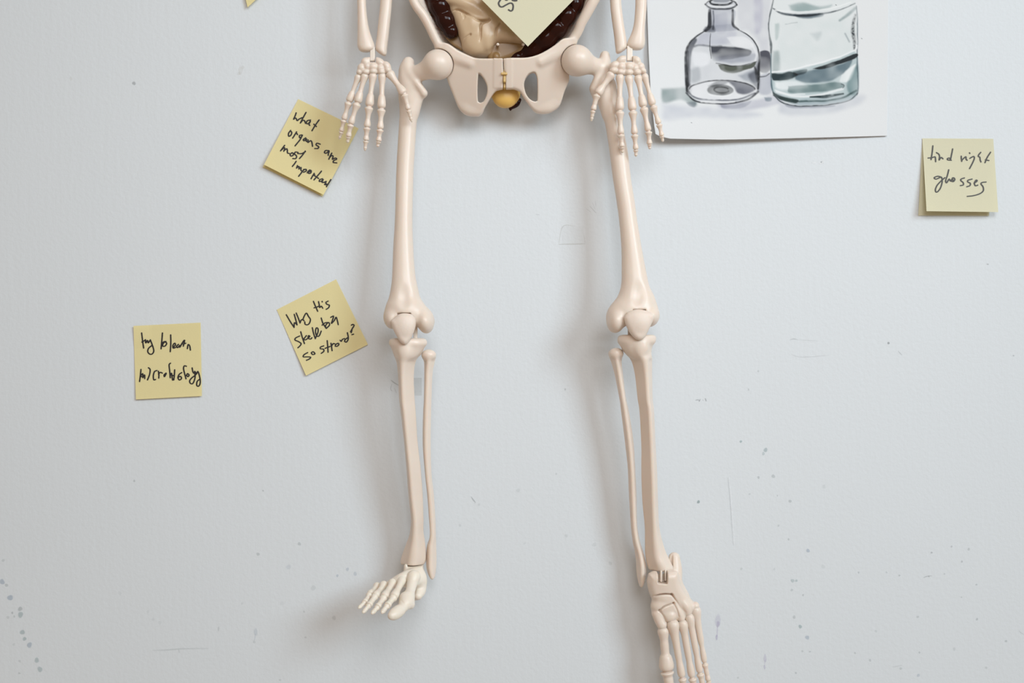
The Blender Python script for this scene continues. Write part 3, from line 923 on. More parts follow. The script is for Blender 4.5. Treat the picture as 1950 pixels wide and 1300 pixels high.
    stroke([(1000, 75), (1100, 85), (1250, 88), (1420, 60), (1560, 15)], 5, (.84, .86, .86), .8, 4, white=True)
    stroke([(1480, 150, 8), (1540, 110, 12), (1590, 60, 10)], 10, (.55, .62, .63), .7, 9)
    stroke([(985, 0, 4), (968, 80, 5), (953, 170, 4), (953, 250, 5), (968, 330, 9), (968, 390, 7)], 5, (.25, .29, .31), .9, 5)
    stroke([(970, 400, 5), (968, 500, 5), (975, 640, 6), (985, 690, 6)], 5, TEALM, .9, 5)
    stroke([(1600, 45, 4), (1612, 200, 4), (1610, 420, 4), (1614, 640, 5), (1605, 700, 5)], 4, (.5, .54, .57), .9, 4)
    stroke([(1592, 110, 7), (1575, 200, 13), (1585, 290, 12), (1590, 370, 6)], 11, (.18, .20, .22), .85, 9, dry=.35)
    stroke([(1520, 250, 6), (1550, 310, 6)], 6, (.6, .64, .66), .6, 6)
    wash([(985, 380), (1030, 390), (1030, 520), (980, 530)], (.66, .71, .71), .7, 16)
    wash([(1000, 180), (1030, 180), (1020, 280), (1000, 290)], (.70, .77, .76), .6, 10)
    wash([(1040, 140), (1540, 150), (1560, 380), (1300, 450), (1040, 500)], (.95, .965, .965), .45, 40, mott=.9)
    wash([(1260, 250), (1340, 240), (1310, 300)], (.70, .75, .76), .5, 18)
    stroke([(1075, 180), (1120, 170), (1165, 165)], 3, (.55, .58, .6), .5, 4)
    # water in the jar
    wash([(975, 545), (1200, 505), (1450, 440), (1605, 395), (1612, 680), (1540, 742), (1400, 770), (1200, 780), (1050, 745), (978, 680)], (.78, .84, .85), .8, 6)
    wash([(1160, 545), (1300, 512), (1480, 480), (1570, 440), (1540, 520), (1470, 570), (1400, 605), (1230, 615), (1150, 590)], (.50, .56, .60), .9, 9)
    wash([(1280, 508), (1450, 455), (1600, 400), (1598, 432), (1460, 482), (1350, 512)], (.10, .13, .15), .97, 5)
    wash([(975, 545), (1040, 545), (1110, 530), (1170, 555), (1100, 590), (1000, 600), (978, 580)], TEALD, .92, 7)
    wash([(1130, 530), (1230, 512), (1220, 545), (1150, 560)], (.2, .28, .31), .7, 6)
    stroke([(980, 535), (1100, 520), (1250, 485), (1450, 432), (1590, 375), (1605, 340)], 6, (.84, .86, .87), .9, 3, white=True)
    wash([(1000, 610), (1130, 600), (1240, 640), (1180, 660), (1020, 660)], (.82, .85, .86), .85, 14, white=True)
    wash([(1490, 560), (1560, 500), (1600, 480), (1560, 590), (1480, 610)], (.83, .86, .86), .85, 8, white=True)
    wash([(1545, 590), (1612, 480), (1612, 680), (1560, 700), (1530, 640)], (.58, .67, .68), .75, 12)
    wash([(1095, 640), (1300, 628), (1440, 610), (1510, 630), (1480, 660), (1300, 685), (1110, 690)], (.54, .61, .61), .85, 8)
    stroke([(1010, 680), (1150, 715), (1300, 710), (1500, 660)], 8, (.82, .85, .86), .85, 6, white=True)
    stroke([(1000, 670), (1100, 700), (1220, 700)], 4, (.82, .85, .86), .8, 4, white=True)
    stroke([(1260, 722, 5), (1380, 715, 12), (1505, 695, 6)], 9, TEALD, .9, 5)
    wash([(980, 680), (1050, 715), (1170, 740), (1150, 765), (1050, 745), (990, 710)], (.14, .22, .21), .92, 7)
    stroke([(1180, 752), (1350, 750), (1500, 725), (1600, 670)], 7, (.40, .48, .47), .85, 6)
    stroke([(985, 705, 4), (1060, 765, 5), (1200, 788, 5), (1400, 778, 5), (1545, 745, 4), (1610, 690, 4)], 5, (.28, .33, .34), .9, 4)
    stroke([(1490, 625), (1512, 635), (1500, 655)], 3, DK, .7, 3)
    spk = [(378, 910), (1640, 285), (1450, 35)]
    for x, y in spk:
        stroke([(x, y), (x + 3, y + 2)], 3, DK, .8, 2)

    def sm(a, b, x):
        t = np.clip((x - a) / (b - a), 0, 1)
        return t * t * (3 - 2 * t)
    lift = 1.2 + 7 * (1 - U) ** 4 + 14 * sm(60, 268, Yp) * (1 - U) ** 1.1 + 2.5 * sm(180, 268, Yp)
    f = 1 - lift / DP
    V = np.stack([(Xp - 975) * f, lift, (650 - Yp) * f], -1).reshape(-1, 3)
    B = V.copy()
    B[:, 1] -= .6
    n = nx * ny
    a = (np.arange(ny - 1)[:, None] * nx + np.arange(nx - 1)[None, :]).ravel()
    q = np.stack([a, a + nx, a + nx + 1, a + 1], 1)
    rim = list(range(nx)) + [j * nx + nx - 1 for j in range(1, ny)] + [(ny - 1) * nx + i for i in range(nx - 2, -1, -1)] + [j * nx for j in range(ny - 2, 0, -1)]
    rim = np.array(rim)
    nxt = np.roll(rim, -1)
    F = np.vstack([q, q[:, ::-1] + n, np.stack([rim, nxt, nxt + n, rim + n], 1)])
    o = mesh_obj('watercolour_painting', np.vstack([V, B]), F, PAINTING, None)
    at = o.data.color_attributes.new('paint', 'FLOAT_COLOR', 'POINT')
    rgba = np.ones((2 * n, 4), np.float32)
    rgba[:n, :3] = C.reshape(-1, 3)
    rgba[n:, :3] = (.775, .79, .80)
    at.data.foreach_set('color', rgba.ravel())
    o['label'] = 'watercolour study of two glass bottles on white paper, curling off the wall'
    o['category'] = 'painting'


build_painting()

# ------------------------------------------------------------------ the skeleton
skeleton = thing('anatomical_skeleton', 'ivory plastic anatomical skeleton hanging against the white wall, seen from hips to feet', 'skeleton')


def pubis_d(x, y):
    t = np.abs(x - 960.0)
    return 108 - 22 * np.clip(t / 110, 0, 1.3) ** 1.25 - 0.40 * np.clip(y - 105, -30, 130) - 8 * np.clip((y - 125) / 95, 0, 1.2) ** 2


ASCENDING = [(812, -85, 84, 20), (818, -52, 86, 21), (826, -20, 88, 20), (837, 12, 89, 19), (849, 40, 89, 16.5), (859, 60, 88, 12.5)]
SIGMOID = [(1110, -85, 84, 18), (1110, -50, 86, 18), (1104, -20, 88, 16), (1093, 8, 90, 16), (1078, 30, 92, 17.5), (1059, 54, 89, 19.5), (1039, 75, 83, 19.5), (1013, 97, 74, 18), (985, 111, 70, 15.5), (958, 118, 67, 12)]


def hip_bone(side):
    if side == 'L':
        outline = [(957.4, 112), (958.2, 125), (958.6, 137), (958.8, 150), (957.6, 169.5), (957, 170), (950, 171.5), (944, 174), (936, 184), (925, 203), (918, 216), (910, 221), (895.7, 219.5), (881.5, 214), (872, 203), (864, 184), (855.6, 163), (852, 153), (845, 130), (834, 105), (828, 90), (834, 83), (846, 82.5), (858, 87), (872, 97), (891, 106), (905, 111), (919, 112), (940, 112)]
        hole = [(911, 141), (914.6, 141.5), (923, 153), (927.5, 165), (927.5, 179), (921.6, 194), (913, 197), (910, 190), (909.5, 165)]
        rim = [(776, -40, 108), (783, -12, 109), (792, 10, 108), (806, 29, 104), (818, 51, 99), (829, 74, 93), (840, 92, 88)]
        crest = [(772, -70, 98), (786, -108, 80), (822, -140, 56), (872, -152, 38), (908, -140, 28)]
        back = [(908, -140, 26), (922, -80, 22), (926, -20, 20), (918, 30, 22), (902, 62, 30), (893, 90, 50)]
        pad = (939.5, 957.8)
        F = Field(1.5, 755, 968, -165, 228, 8, 126)
        r0 = [8, 8.5, 8.5, 9, 8.5, 8.5, 8]
    else:
        outline = [(958.6, 112), (976, 110.5), (999.5, 110.4), (1018, 107), (1037, 99), (1056, 87), (1068, 77), (1077, 73.5), (1091.5, 74), (1098, 82), (1090, 105), (1082, 130), (1084, 147), (1083, 155.7),
                   (1075, 174.6), (1068, 197), (1061, 207), (1046.7, 213.5), (1030, 216), (1018, 212), (1009, 203), (997, 186), (990, 175), (978, 170), (964, 169.4), (963, 169), (962.6, 150), (961.5, 139), (959.6, 135)]
        hole = [(1015, 138), (1006.6, 142), (999.5, 153), (998, 165), (1002, 181), (1011, 192), (1022, 194.6), (1023.5, 180), (1023.5, 160), (1022, 146), (1018.5, 139)]
        rim = [(1146, -40, 108), (1138, -12, 109), (1129, 4, 108), (1118, 24, 104), (1107, 44, 99), (1099, 62, 93), (1086, 82, 88)]
        crest = [(1150, -70, 98), (1136, -108, 80), (1100, -140, 56), (1050, -152, 38), (1014, -140, 28)]
        back = [(1014, -140, 26), (1000, -80, 22), (996, -20, 20), (1004, 30, 22), (1020, 62, 30), (1029, 90, 50)]
        pad = (963.2, 976)
        F = Field(1.5, 952, 1166, -165, 224, 8, 126)
        r0 = [9, 9.5, 10, 10, 9.5, 9.5, 9]
    F.plate(outline, pubis_d, 7.5, 3.5, 0, smooth=3)
    # thicker ramus towards the socket and sit bone
    if side == 'L':
        F.chain([(850, 96, 87, 11), (868, 108, 89, 10), (895, 120, 93, 7)], 8)
        F.chain([(884, 200, 50, 8), (893, 208, 48, 11), (908, 210, 48, 9)], 8)
    else:
        F.chain([(1076, 88, 88, 11), (1058, 102, 90, 10), (1030, 118, 94, 7)], 8)
        F.chain([(1052, 196, 50, 8), (1042, 204, 48, 11), (1026, 205, 48, 9)], 8)
    front = catmull([*rim], 4)
    for i, r in enumerate(np.linspace(0, 1, 1)):
        F.chain([(*p, r_) for p, r_ in zip(rim, r0)], 5)
    F.chain([(*p, 6) for p in [rim[0]] + crest], 4)
    # the wing, a bowl between front rim and sacrum
    fr = catmull([*(crest[:4][::-1]), *rim], 5)
    bk = catmull(back, 6)
    n = 26
    ti = np.linspace(0, 1, n)
    for t in ti:
        a = np.array([np.interp(t, np.linspace(0, 1, len(fr)), fr[:, c]) for c in range(3)])
        b = np.array([np.interp(t, np.linspace(0, 1, len(bk)), bk[:, c]) for c in range(3)])
        m1 = a * .66 + b * .34 - np.array([0, 0, 21])
        m2 = a * .33 + b * .67 - np.array([0, 0, 17])
        F.chain([(*a, 5.5), (*m1, 5), (*m2, 5), (*b, 5.5)], 3, n=5)
    # raised pad by the joint in front, hole, slit
    F.plate([(pad[0], 112), (pad[1], 112), (pad[1], 169.5), (pad[0], 170)], pubis_d, 8.4, .7, 0.3)
    F.plate(hole, pubis_d, 30, .5, 1.5, 'sub', smooth=3)
    F.chain([(x, y, d + 1, r * 1.12 + 1.2) for x, y, d, r in (ASCENDING if side == 'L' else SIGMOID)], .5, 'sub', n=8)
    # socket
    if side == 'L':
        F.ball(833.5, 123, 92, 30.5, 30.5, 30.5, k=1, op='sub')
    else:
        F.ball(1099, 115.5, 92, 31, 31, 31, k=1, op='sub')
    F.mesh('hip_bone', BONE, skeleton)


hip_bone('L')
hip_bone('R')

f = Field(2.0, 900, 1022, -165, 75, 4, 70)
f.plate([(905, -150), (1015, -150), (1008, -60), (990, 10), (970, 60), (950, 60), (932, 10), (914, -60)], lambda x, y: 26 + 0 * x, 9, 8, 3, smooth=3)
for i in range(4):
    y = -110 + 42 * i
    f.box(905, 1015, y, y + 3, 30, 60, 1, 2, 'sub')
f.mesh('sacrum', BONE, skeleton)

f = Field(.8, 945, 975, 128, 182, 68, 112)
f.box(954, 966, 139, 143.5, 92, 103.6, 1.0)
f.box(958.4, 963, 136, 158, 82, 99, .6, .6)
f.box(959, 962.4, 158, 169, 74, 90, .6, .6)
o = f.mesh('symphysis_clasp', plastic('clasp_plastic', (.60, .40, .14), .35, .3, .003), skeleton)
o['label'] = 'small yellowish clasp joining the pubic bones'

def leg_bend(y):
    """The legs hang with the knees a little bent, forward of hip and ankle."""
    return float(np.interp(y, [0, 190, 300, 420, 540, 620, 680, 780, 900, 1000, 1060, 1400], [0, 0, 6, 17, 29, 34, 34, 29, 19, 7, 0, 0]))


# ---- femurs
f = Field(1.7, 722, 872, 84, 645, 14, 126, leg_bend)
f.slices([(150, 759, 800, 66, 17), (175, 759.5, 808, 65, 17), (190, 760, 804, 63, 17), (217, 761, 797, 60, 17), (235, 760, 793.5, 59, 17), (272, 757.6, 791, 58, 17), (318, 755, 788, 58, 17), (365, 753.5, 786.5, 58, 17), (420, 752, 785.5, 58, 17),
          (470, 749, 787, 58, 17), (520, 747, 790.5, 58, 18), (544, 745, 795, 58, 20), (566, 740.6, 800.5, 58, 23), (581, 735, 810, 58, 27), (592, 732.5, 819, 57, 29), (602, 732, 824, 55, 30), (612, 735, 825, 53, 28), (620, 740, 822, 51, 25)], 0, 9)
f.chain([(779, 119, 70, 10), (775, 132, 70, 15), (776, 155, 68, 17), (778, 185, 64, 17)], 6)            # greater trochanter
f.chain([(776, 117, 74, 7), (781, 140, 82, 6), (797, 162, 83, 6), (807, 177, 78, 6)], 6)                   # crest down to the lesser trochanter
f.chain([(782, 160, 70, 14), (804, 176, 70, 8), (806, 179, 70, 7)], 9)
f.chain([(790, 185, 66, 13), (783, 212, 62, 14)], 8)
f.ball(833.5, 123, 92, 28.5, 28.5, 28.5, k=0)
f.chain([(836, 124, 91, 24), (820, 130, 87, 20), (803, 137, 80, 16.5), (786, 143, 73, 15), (776, 148, 70, 14)], 6)
f.ball(748, 607, 56, 16, 19, 28, k=8)
f.ball(810, 612, 58, 16, 23, 30, 10, k=8)
f.ball(769, 556, 93, 13, 26, 14, k=10, op='sub')
f.ball(768, 612, 88, 21, 17, 12, k=3, op='sub')
f.box(756, 782, 595.5, 601, 76, 100, 1, 1, 'sub')
f.mesh('femur', BONE, skeleton)

f = Field(1.7, 1062, 1262, 82, 645, 14, 126, leg_bend)
f.slices([(150, 1136, 1172, 66, 17), (175, 1131, 1176, 65, 17), (196, 1139.7, 1179, 62, 17), (222, 1149, 1183, 60, 17), (254, 1155.4, 1189, 59, 17), (291, 1161, 1196, 58, 17), (339, 1167, 1201.5, 58, 17), (383, 1174, 1208.5, 58, 17), (420, 1179, 1213.5, 58, 17),
          (469, 1183, 1221.5, 58, 18), (509, 1183.7, 1229, 58, 19), (542, 1182.8, 1236, 58, 21), (564, 1176, 1246, 58, 24), (579, 1164.5, 1251, 58, 27), (590, 1157.5, 1253.3, 57, 29), (601, 1155.3, 1254, 55, 30), (612, 1158, 1250, 53, 28), (620, 1162, 1244, 51, 25)], 0, 9)
f.chain([(1152, 107, 70, 9), (1152, 122, 70, 12), (1150, 150, 68, 15), (1153, 185, 64, 17)], 6)
f.chain([(1152, 105, 73, 7), (1148, 128, 78, 8), (1138, 150, 79, 8), (1131, 168, 76, 7)], 5)
f.chain([(1148, 160, 68, 14), (1133, 168, 68, 10), (1136, 184, 66, 8)], 8)
f.chain([(1150, 180, 66, 13), (1160, 215, 62, 14)], 8)
f.ball(1099, 115.5, 92, 29.5, 29.5, 29.5, k=0)
f.chain([(1097, 116, 91, 25), (1112, 120, 87, 21), (1128, 125, 80, 17), (1144, 130, 72, 15), (1150, 134, 68, 13)], 6)
f.ball(1173, 611, 58, 17, 23, 30, -10, k=8)
f.ball(1238, 602, 56, 16, 18, 28, k=8)
f.ball(1219, 552, 93, 12, 26, 14, -8, k=10, op='sub')
f.ball(1217, 610, 88, 22, 18, 12, k=3, op='sub')
f.box(1205, 1231, 588.8, 594, 76, 100, 1, 1, 'sub')
f.mesh('femur', BONE, skeleton)


# ---- knee caps
def patella(P, d, x0, x1):
    d += 34
    f = Field(1.0, x0, x1, 585, 665, d - 20, d + 24)
    f.plate(P, lambda x, y: d + 0 * x, 9.5, 9, 0, smooth=4)
    cx, cy = np.mean(P, 0)
    f.ball(cx, cy - 3, d + 4, (x1 - x0) * .30, 20, 10, k=6)
    f.mesh('patella', PATELLA, skeleton)


patella([(753.5, 603), (745, 611), (747, 622), (752.5, 634.5), (761, 649), (770, 655.7), (777.5, 652), (785, 639), (791, 623), (792, 611), (788, 602), (780, 597), (763, 597)], 84, 740, 796)
patella([(1194, 595), (1188, 605), (1193, 621.5), (1201, 636), (1212, 646.3), (1221.5, 646.5), (1229, 640), (1238, 622), (1245, 605), (1240, 595), (1223, 589.5), (1207, 589.5)], 84, 1184, 1250)


def rod(name, x0, x1, y0, y1, d0, d1, parent, mat=PIN, r=1.5):
    f = Field(.9, x0 - 4, x1 + 4, y0 - 4, y1 + 4, d0 - 4, d1 + 4)
    f.box(x0, x1, y0, y1, d0, d1, r)
    return f.mesh(name, mat, parent)


rod('knee_pin', 787.5, 795, 618, 650, 86, 94, skeleton)
rod('knee_pin', 1195.5, 1203, 616, 648, 86, 94, skeleton)

# ---- shins
f = Field(1.4, 733, 822, 636, 1084, 22, 90, leg_bend)
f.slices([(664, 746, 806, 53, 23), (675, 750, 800, 55, 23), (686, 753.5, 791.5, 56, 22), (714, 757, 787.5, 56, 19), (760, 759.3, 789, 56, 17), (783, 762, 791, 56, 16.5), (839, 768.3, 794.5, 55, 15.5), (891, 773, 800.5, 55, 15), (942, 777, 804.5, 54, 15), (988, 781.8, 806, 54, 14.5),
          (1010, 780.5, 806, 53, 15), (1023, 777.7, 807.5, 53, 15.5), (1038, 772, 809.5, 52, 17), (1054, 766, 811, 52, 18), (1066, 762.5, 811, 51, 18), (1076, 761.5, 808, 50, 17)], 0, 5,
         ridge=[.45, .42, .38, .30, .27, .26, .25, .25, .26, .30, .36, .4, .45, .5, .5, .5], rnd=[9, 8, 7, 5, 4.5, 4.5, 4.5, 4.5, 4.5, 5, 6, 7, 9, 11, 12, 12])
f.slices([(643.5, 745, 809.5, 52, 24), (648, 741.5, 812.5, 52, 27), (655, 741, 813, 53, 27), (663, 745.5, 807, 53, 25), (676, 750.5, 798, 54, 22), (684, 754, 790, 54, 20)], 7, 5)
f.ball(771, 668, 74, 12, 14, 8, k=8)
f.ball(783, 1082, 50, 21, 8, 40, k=4, op='sub')
f.mesh('tibia', BONE, skeleton)
f = Field(1.2, 796, 840, 658, 1110, 18, 66, leg_bend)
f.slices([(672, 803, 828.5, 40, 12), (680, 803.5, 829.5, 40, 12), (690, 807, 827.5, 40, 11), (712, 807.5, 823.5, 40, 9), (760, 806.6, 821.5, 40, 8.5), (796, 805, 820.5, 40, 8), (848, 804.7, 820, 40, 8), (901, 808.7, 821.5, 40, 8), (942, 813, 826, 41, 8), (988, 816.5, 829, 42, 8), (1020, 818, 830, 43, 8.5), (1040, 812.5, 830.5, 44, 10), (1062, 811.3, 831, 45, 11), (1080, 811.5, 830.5, 45, 11), (1094, 815, 829, 45, 9), (1103, 820, 827, 45, 6)],
         0, 4, ridge=[.5, .5, .45, .42, .4, .4, .4, .4, .4, .4, .4, .45, .45, .45, .5, .5], rnd=4)
f.ball(816.5, 676, 41, 14, 11, 13, k=4)
f.mesh('fibula', BONE, skeleton)

f = Field(1.4, 1166, 1296, 630, 1098, 22, 90, leg_bend)
f.slices([(664, 1184, 1241, 53, 23), (675, 1194, 1241, 55, 23), (686, 1203, 1243, 56, 22), (714, 1210, 1243, 56, 19), (760, 1215, 1244, 56, 17), (783, 1218.5, 1246.5, 56, 16.5), (848, 1222, 1249.5, 55, 15.5), (901, 1222, 1252.5, 55, 15), (955, 1224, 1254, 54, 15), (1000, 1228.3, 1256, 54, 14.5),
          (1028, 1229, 1261.5, 53, 15.5), (1053, 1229.3, 1269.5, 52, 17), (1069, 1231.5, 1277.5, 52, 18), (1080, 1234, 1283, 51, 17), (1087, 1236, 1284, 50, 15)], 0, 5,
         ridge=[.55, .55, .58, .60, .62, .64, .66, .66, .66, .62, .55, .5, .5, .5, .5], rnd=[9, 8, 7, 5, 4.5, 4.5, 4.5, 4.5, 4.5, 5, 7, 9, 11, 12, 12])
f.slices([(637, 1181, 1246, 52, 24), (641, 1177, 1249, 52, 27), (650, 1176, 1248.7, 53, 27), (659, 1181.5, 1242.5, 53, 25), (672, 1192, 1240, 54, 22), (682, 1202, 1241, 54, 20)], 7, 5)
f.ball(1222, 660, 74, 12, 14, 8, k=8)
f.box(1235, 1284, 1087.5, 1100, 20, 90, 1, 3, 'sub', ang=-2)
f.mesh('tibia', BONE, skeleton)
f = Field(1.2, 1152, 1238, 656, 1126, 18, 66, leg_bend)
f.slices([(668, 1160, 1186, 40, 12), (676, 1159.5, 1186.5, 40, 12), (690, 1164.5, 1184.5, 40, 11), (714, 1171, 1187, 40, 9), (760, 1180, 1193, 40, 8.5), (783, 1183, 1198, 40, 8), (839, 1190, 1206.5, 40, 8), (891, 1195.7, 1210, 40, 8), (942, 1198, 1212.5, 41, 8), (1000, 1201.5, 1214, 42, 8), (1030, 1205, 1219, 43, 9), (1053, 1209.6, 1226, 44, 10), (1075, 1212, 1231, 45, 11), (1090, 1212.5, 1231.5, 45, 11), (1106, 1215, 1229, 45, 9), (1118, 1218.5, 1224, 45, 5)],
         0, 4, ridge=[.5, .5, .5, .5, .45, .42, .42, .42, .42, .42, .42, .5, .5, .5, .5, .5], rnd=4)
f.ball(1173.5, 673, 41, 14, 11, 13, k=4)
f.mesh('fibula', BONE, skeleton)

# ---- forearms, long bones that run on up past the picture
f = Field(1.3, 668, 722, -330, 106, 60, 112)
f.slices([(-320, 676, 700, 84, 12), (-200, 679, 698, 84, 10), (-60, 680, 696, 85, 8.5), (0, 680.3, 697, 86, 8.5), (30, 680.8, 699, 86, 9), (55, 680.8, 703, 87, 10), (75, 680.5, 709.5, 88, 11), (87, 680.5, 713.5, 88, 11.5), (94, 683, 713, 88, 11), (99, 687, 705, 88, 8)], 0, 4)
f.mesh('radius', BONE, skeleton)
f = Field(1.3, 706, 760, -330, 112, 60, 112)
f.slices([(-320, 738, 760, 82, 12), (-200, 731, 753, 83, 10), (-60, 726.5, 748, 84, 9), (0, 724.5, 747, 85, 9), (46, 720, 742.5, 86, 9.5), (70, 717.5, 740, 86, 10), (85, 715.5, 738, 86, 10), (95, 715.5, 737, 86, 10), (101, 721, 736.5, 86, 9), (106, 728, 735.5, 86, 6)], 0, 3)
f.mesh('ulna', BONE, skeleton)
f = Field(1.3, 1148, 1202, -330, 108, 60, 112)
f.slices([(-320, 1148, 1168, 82, 12), (-200, 1152, 1174, 83, 10), (-60, 1159, 1181, 84, 9), (0, 1161.5, 1183, 85, 9), (30, 1164, 1186, 86, 9.5), (70, 1169.5, 1192, 86, 10), (85, 1171, 1194, 86, 10), (92, 1172, 1193, 86, 10), (98, 1172.5, 1186, 86, 9), (102, 1173.3, 1180, 86, 6)], 0, 3)
f.mesh('ulna', BONE, skeleton)
f = Field(1.3, 1190, 1240, -330, 104, 60, 112)
f.slices([(-320, 1208, 1236, 84, 12), (-200, 1210, 1234, 84, 10), (-60, 1210.5, 1232, 85, 8.5), (0, 1210, 1231.5, 86, 8.5), (25, 1209, 1230.5, 86, 9), (48, 1206.5, 1228.5, 87, 10), (65, 1201.5, 1228, 88, 11), (78, 1195.5, 1228.5, 88, 11.5), (88, 1194.5, 1227, 88, 11), (95, 1202, 1222, 88, 8)], 0, 4)
f.mesh('radius', BONE, skeleton)


# ---- hands
def bone_path(J, D, prof):
    """J joints (px, py), D depths, prof per bone: (base, shaft, head) radii -> rows for a chain, waisted at each joint."""
    out = []
    for i in range(len(J) - 1):
        a, b = np.array([*J[i], D[i]], float), np.array([*J[i + 1], D[i + 1]], float)
        rb, rs, rh = prof[i]
        L = np.linalg.norm(b - a)
        c = min(2.3, L / 42.0)
        base = [(0, rb * .60), (.7, rb * .62), (1.5 * c + .3, rb * .88), (3.0 * c + .3, rb), (5.2 * c, rb * 1.03), (8 * c, rb * .92), (12.5 * c, rb * .74)]
        if i == 0:
            base[0] = (0, rb * .45)
        if i == len(J) - 2:
            rows = base[:5] + [(L * t, r) for t, r in ((.32, rb * .70), (.48, rs), (.60, rh * .98), (.68, rh * 1.12), (.76, rh * 1.12), (.82, rh * .90), (.92, rh * .72), (1, rh * .3))]
        else:
            rows = base + [(L * .42, rs), (L * .60, rs * .96), (L - 14 * c, rh * .80), (L - 9.5 * c, rh * .95), (L - 5.5 * c, rh * 1.03), (L - 3 * c, rh * .99), (L - 1.5 * c, rh * .86), (L - .7, rh * .6)]
        rows = sorted(rows, key=lambda r: r[0])
        for d_, r in rows:
            out.append((*(a + (b - a) * (d_ / L)), r))
    return out


def finger(name, J, D, prof, parent, h=.7, mat=BONE):
    P = bone_path(J, D, prof)
    A = np.array([[*W(*p[:3]), p[3] * (1 - p[2] / DP)] for p in P])
    A = A[np.concatenate([[True], np.linalg.norm(np.diff(A[:, :3], axis=0), axis=1) > .12])]
    Q = catmull(A, 3)
    Q[:, 3] = np.maximum(Q[:, 3], .4)
    T = np.gradient(Q[:, :3], axis=0)
    k = np.array([1, 2, 3, 2, 1]) / 9.0
    T = np.stack([np.convolve(np.pad(T[:, c], 2, 'edge'), k, 'valid') for c in range(3)], 1)
    T /= np.linalg.norm(T, axis=1)[:, None]
    U = np.cross(T, np.array([0, 1.0, 0]))
    U /= np.linalg.norm(U, axis=1)[:, None]
    N = np.cross(U, T)
    n = 20
    V, F = [], []
    for q, u, v in zip(Q, U, N):
        for a in range(n):
            t = 2 * math.pi * a / n
            V.append(q[:3] + q[3] * (math.cos(t) * u + math.sin(t) * v))
    for r in range(len(Q) - 1):
        for a in range(n):
            b = (a + 1) % n
            F.append([r * n + a, r * n + b, (r + 1) * n + b, (r + 1) * n + a])
    for end, sg in ((0, -1), (len(Q) - 1, 1)):
        V.append(Q[end, :3] + sg * T[end] * Q[end, 3] * .5)
        c = len(V) - 1
        for a in range(n):
            f = [c, end * n + a, end * n + (a + 1) % n]
            F.append(f if sg > 0 else f[::-1])
    return mesh_obj(name, V, F, mat, parent)


def pr(s):
    return [(7.6 * s, 4.9 * s, 8.0 * s), (7.9 * s, 4.7 * s, 6.3 * s), (6.8 * s, 4.2 * s, 5.4 * s), (5.2 * s, 3.1 * s, 2.9 * s)]


def prt(s):
    return [(8.5 * s, 5.6 * s, 8.0 * s), (7.0 * s, 4.6 * s, 5.4 * s), (4.8 * s, 3.6 * s, 2.9 * s)]


def hand(carp, slot, digits, thumb, box, palm):
    f = Field(.9, *box, 72, 118)
    f.plate(palm, lambda x, y: 91 + 0 * x, 7.2, 4, 0)
    for (x, y, d, rx, rz, a) in carp:
        f.ball(x, y, d, rx, rz, 9.2, a, k=2.0)
    f.box(*slot, 80, 120, .6, .8, 'sub')
    h = f.mesh('hand', BONE, skeleton, relax=1)
    for J, s, D in digits:
        finger('finger', J, D, pr(s), h)
    finger('thumb', thumb[0], thumb[1], prt(1.0), h)
    rod('wrist_pin', slot[0] + 1, slot[1] - 1.2, slot[2] - 4, slot[3] - 1, 84, 93, h, r=1)
    return h


hand([(696, 118, 92, 9, 8, 50), (689, 130, 92, 8.5, 9, 0), (700, 127, 93, 8, 9, 0), (711, 128, 94, 10, 9, 0), (723, 119, 93, 11, 8, -35), (736, 126, 93, 10, 8, -50), (725, 131, 94, 8, 8, 0), (739, 134, 94, 7.5, 7, 0), (685, 138, 91, 6.5, 6, 0), (697, 138, 93, 8, 6, 0), (711, 137, 94, 8, 6, 0), (727, 138, 94, 7.5, 6, 0)],
     (704, 715.5, 94, 118),
     [([(684, 142), (664.3, 194), (655, 228), (650.3, 250), (646.3, 265)], .88, (91, 88, 82, 76, 70)), ([(696, 140), (680.5, 196), (668, 236.5), (663.5, 260), (661.7, 272)], .97, (93, 92, 88, 82, 78)),
      ([(711, 139), (703, 203), (699, 242.5), (697, 267.5), (695, 287)], 1.0, (94, 95, 92, 88, 84)), ([(728, 139), (726.5, 207), (724, 246), (721, 269), (719, 280)], 1.0, (94, 96, 94, 90, 87))],
     ([(740, 137), (770, 179), (778, 209), (784.6, 232.5)], (95, 100, 96, 90)), (672, 756, 100, 152), [(692, 113), (702, 109.5), (720, 110), (740, 125), (744, 135), (734, 140.5), (684, 141), (681, 134)])
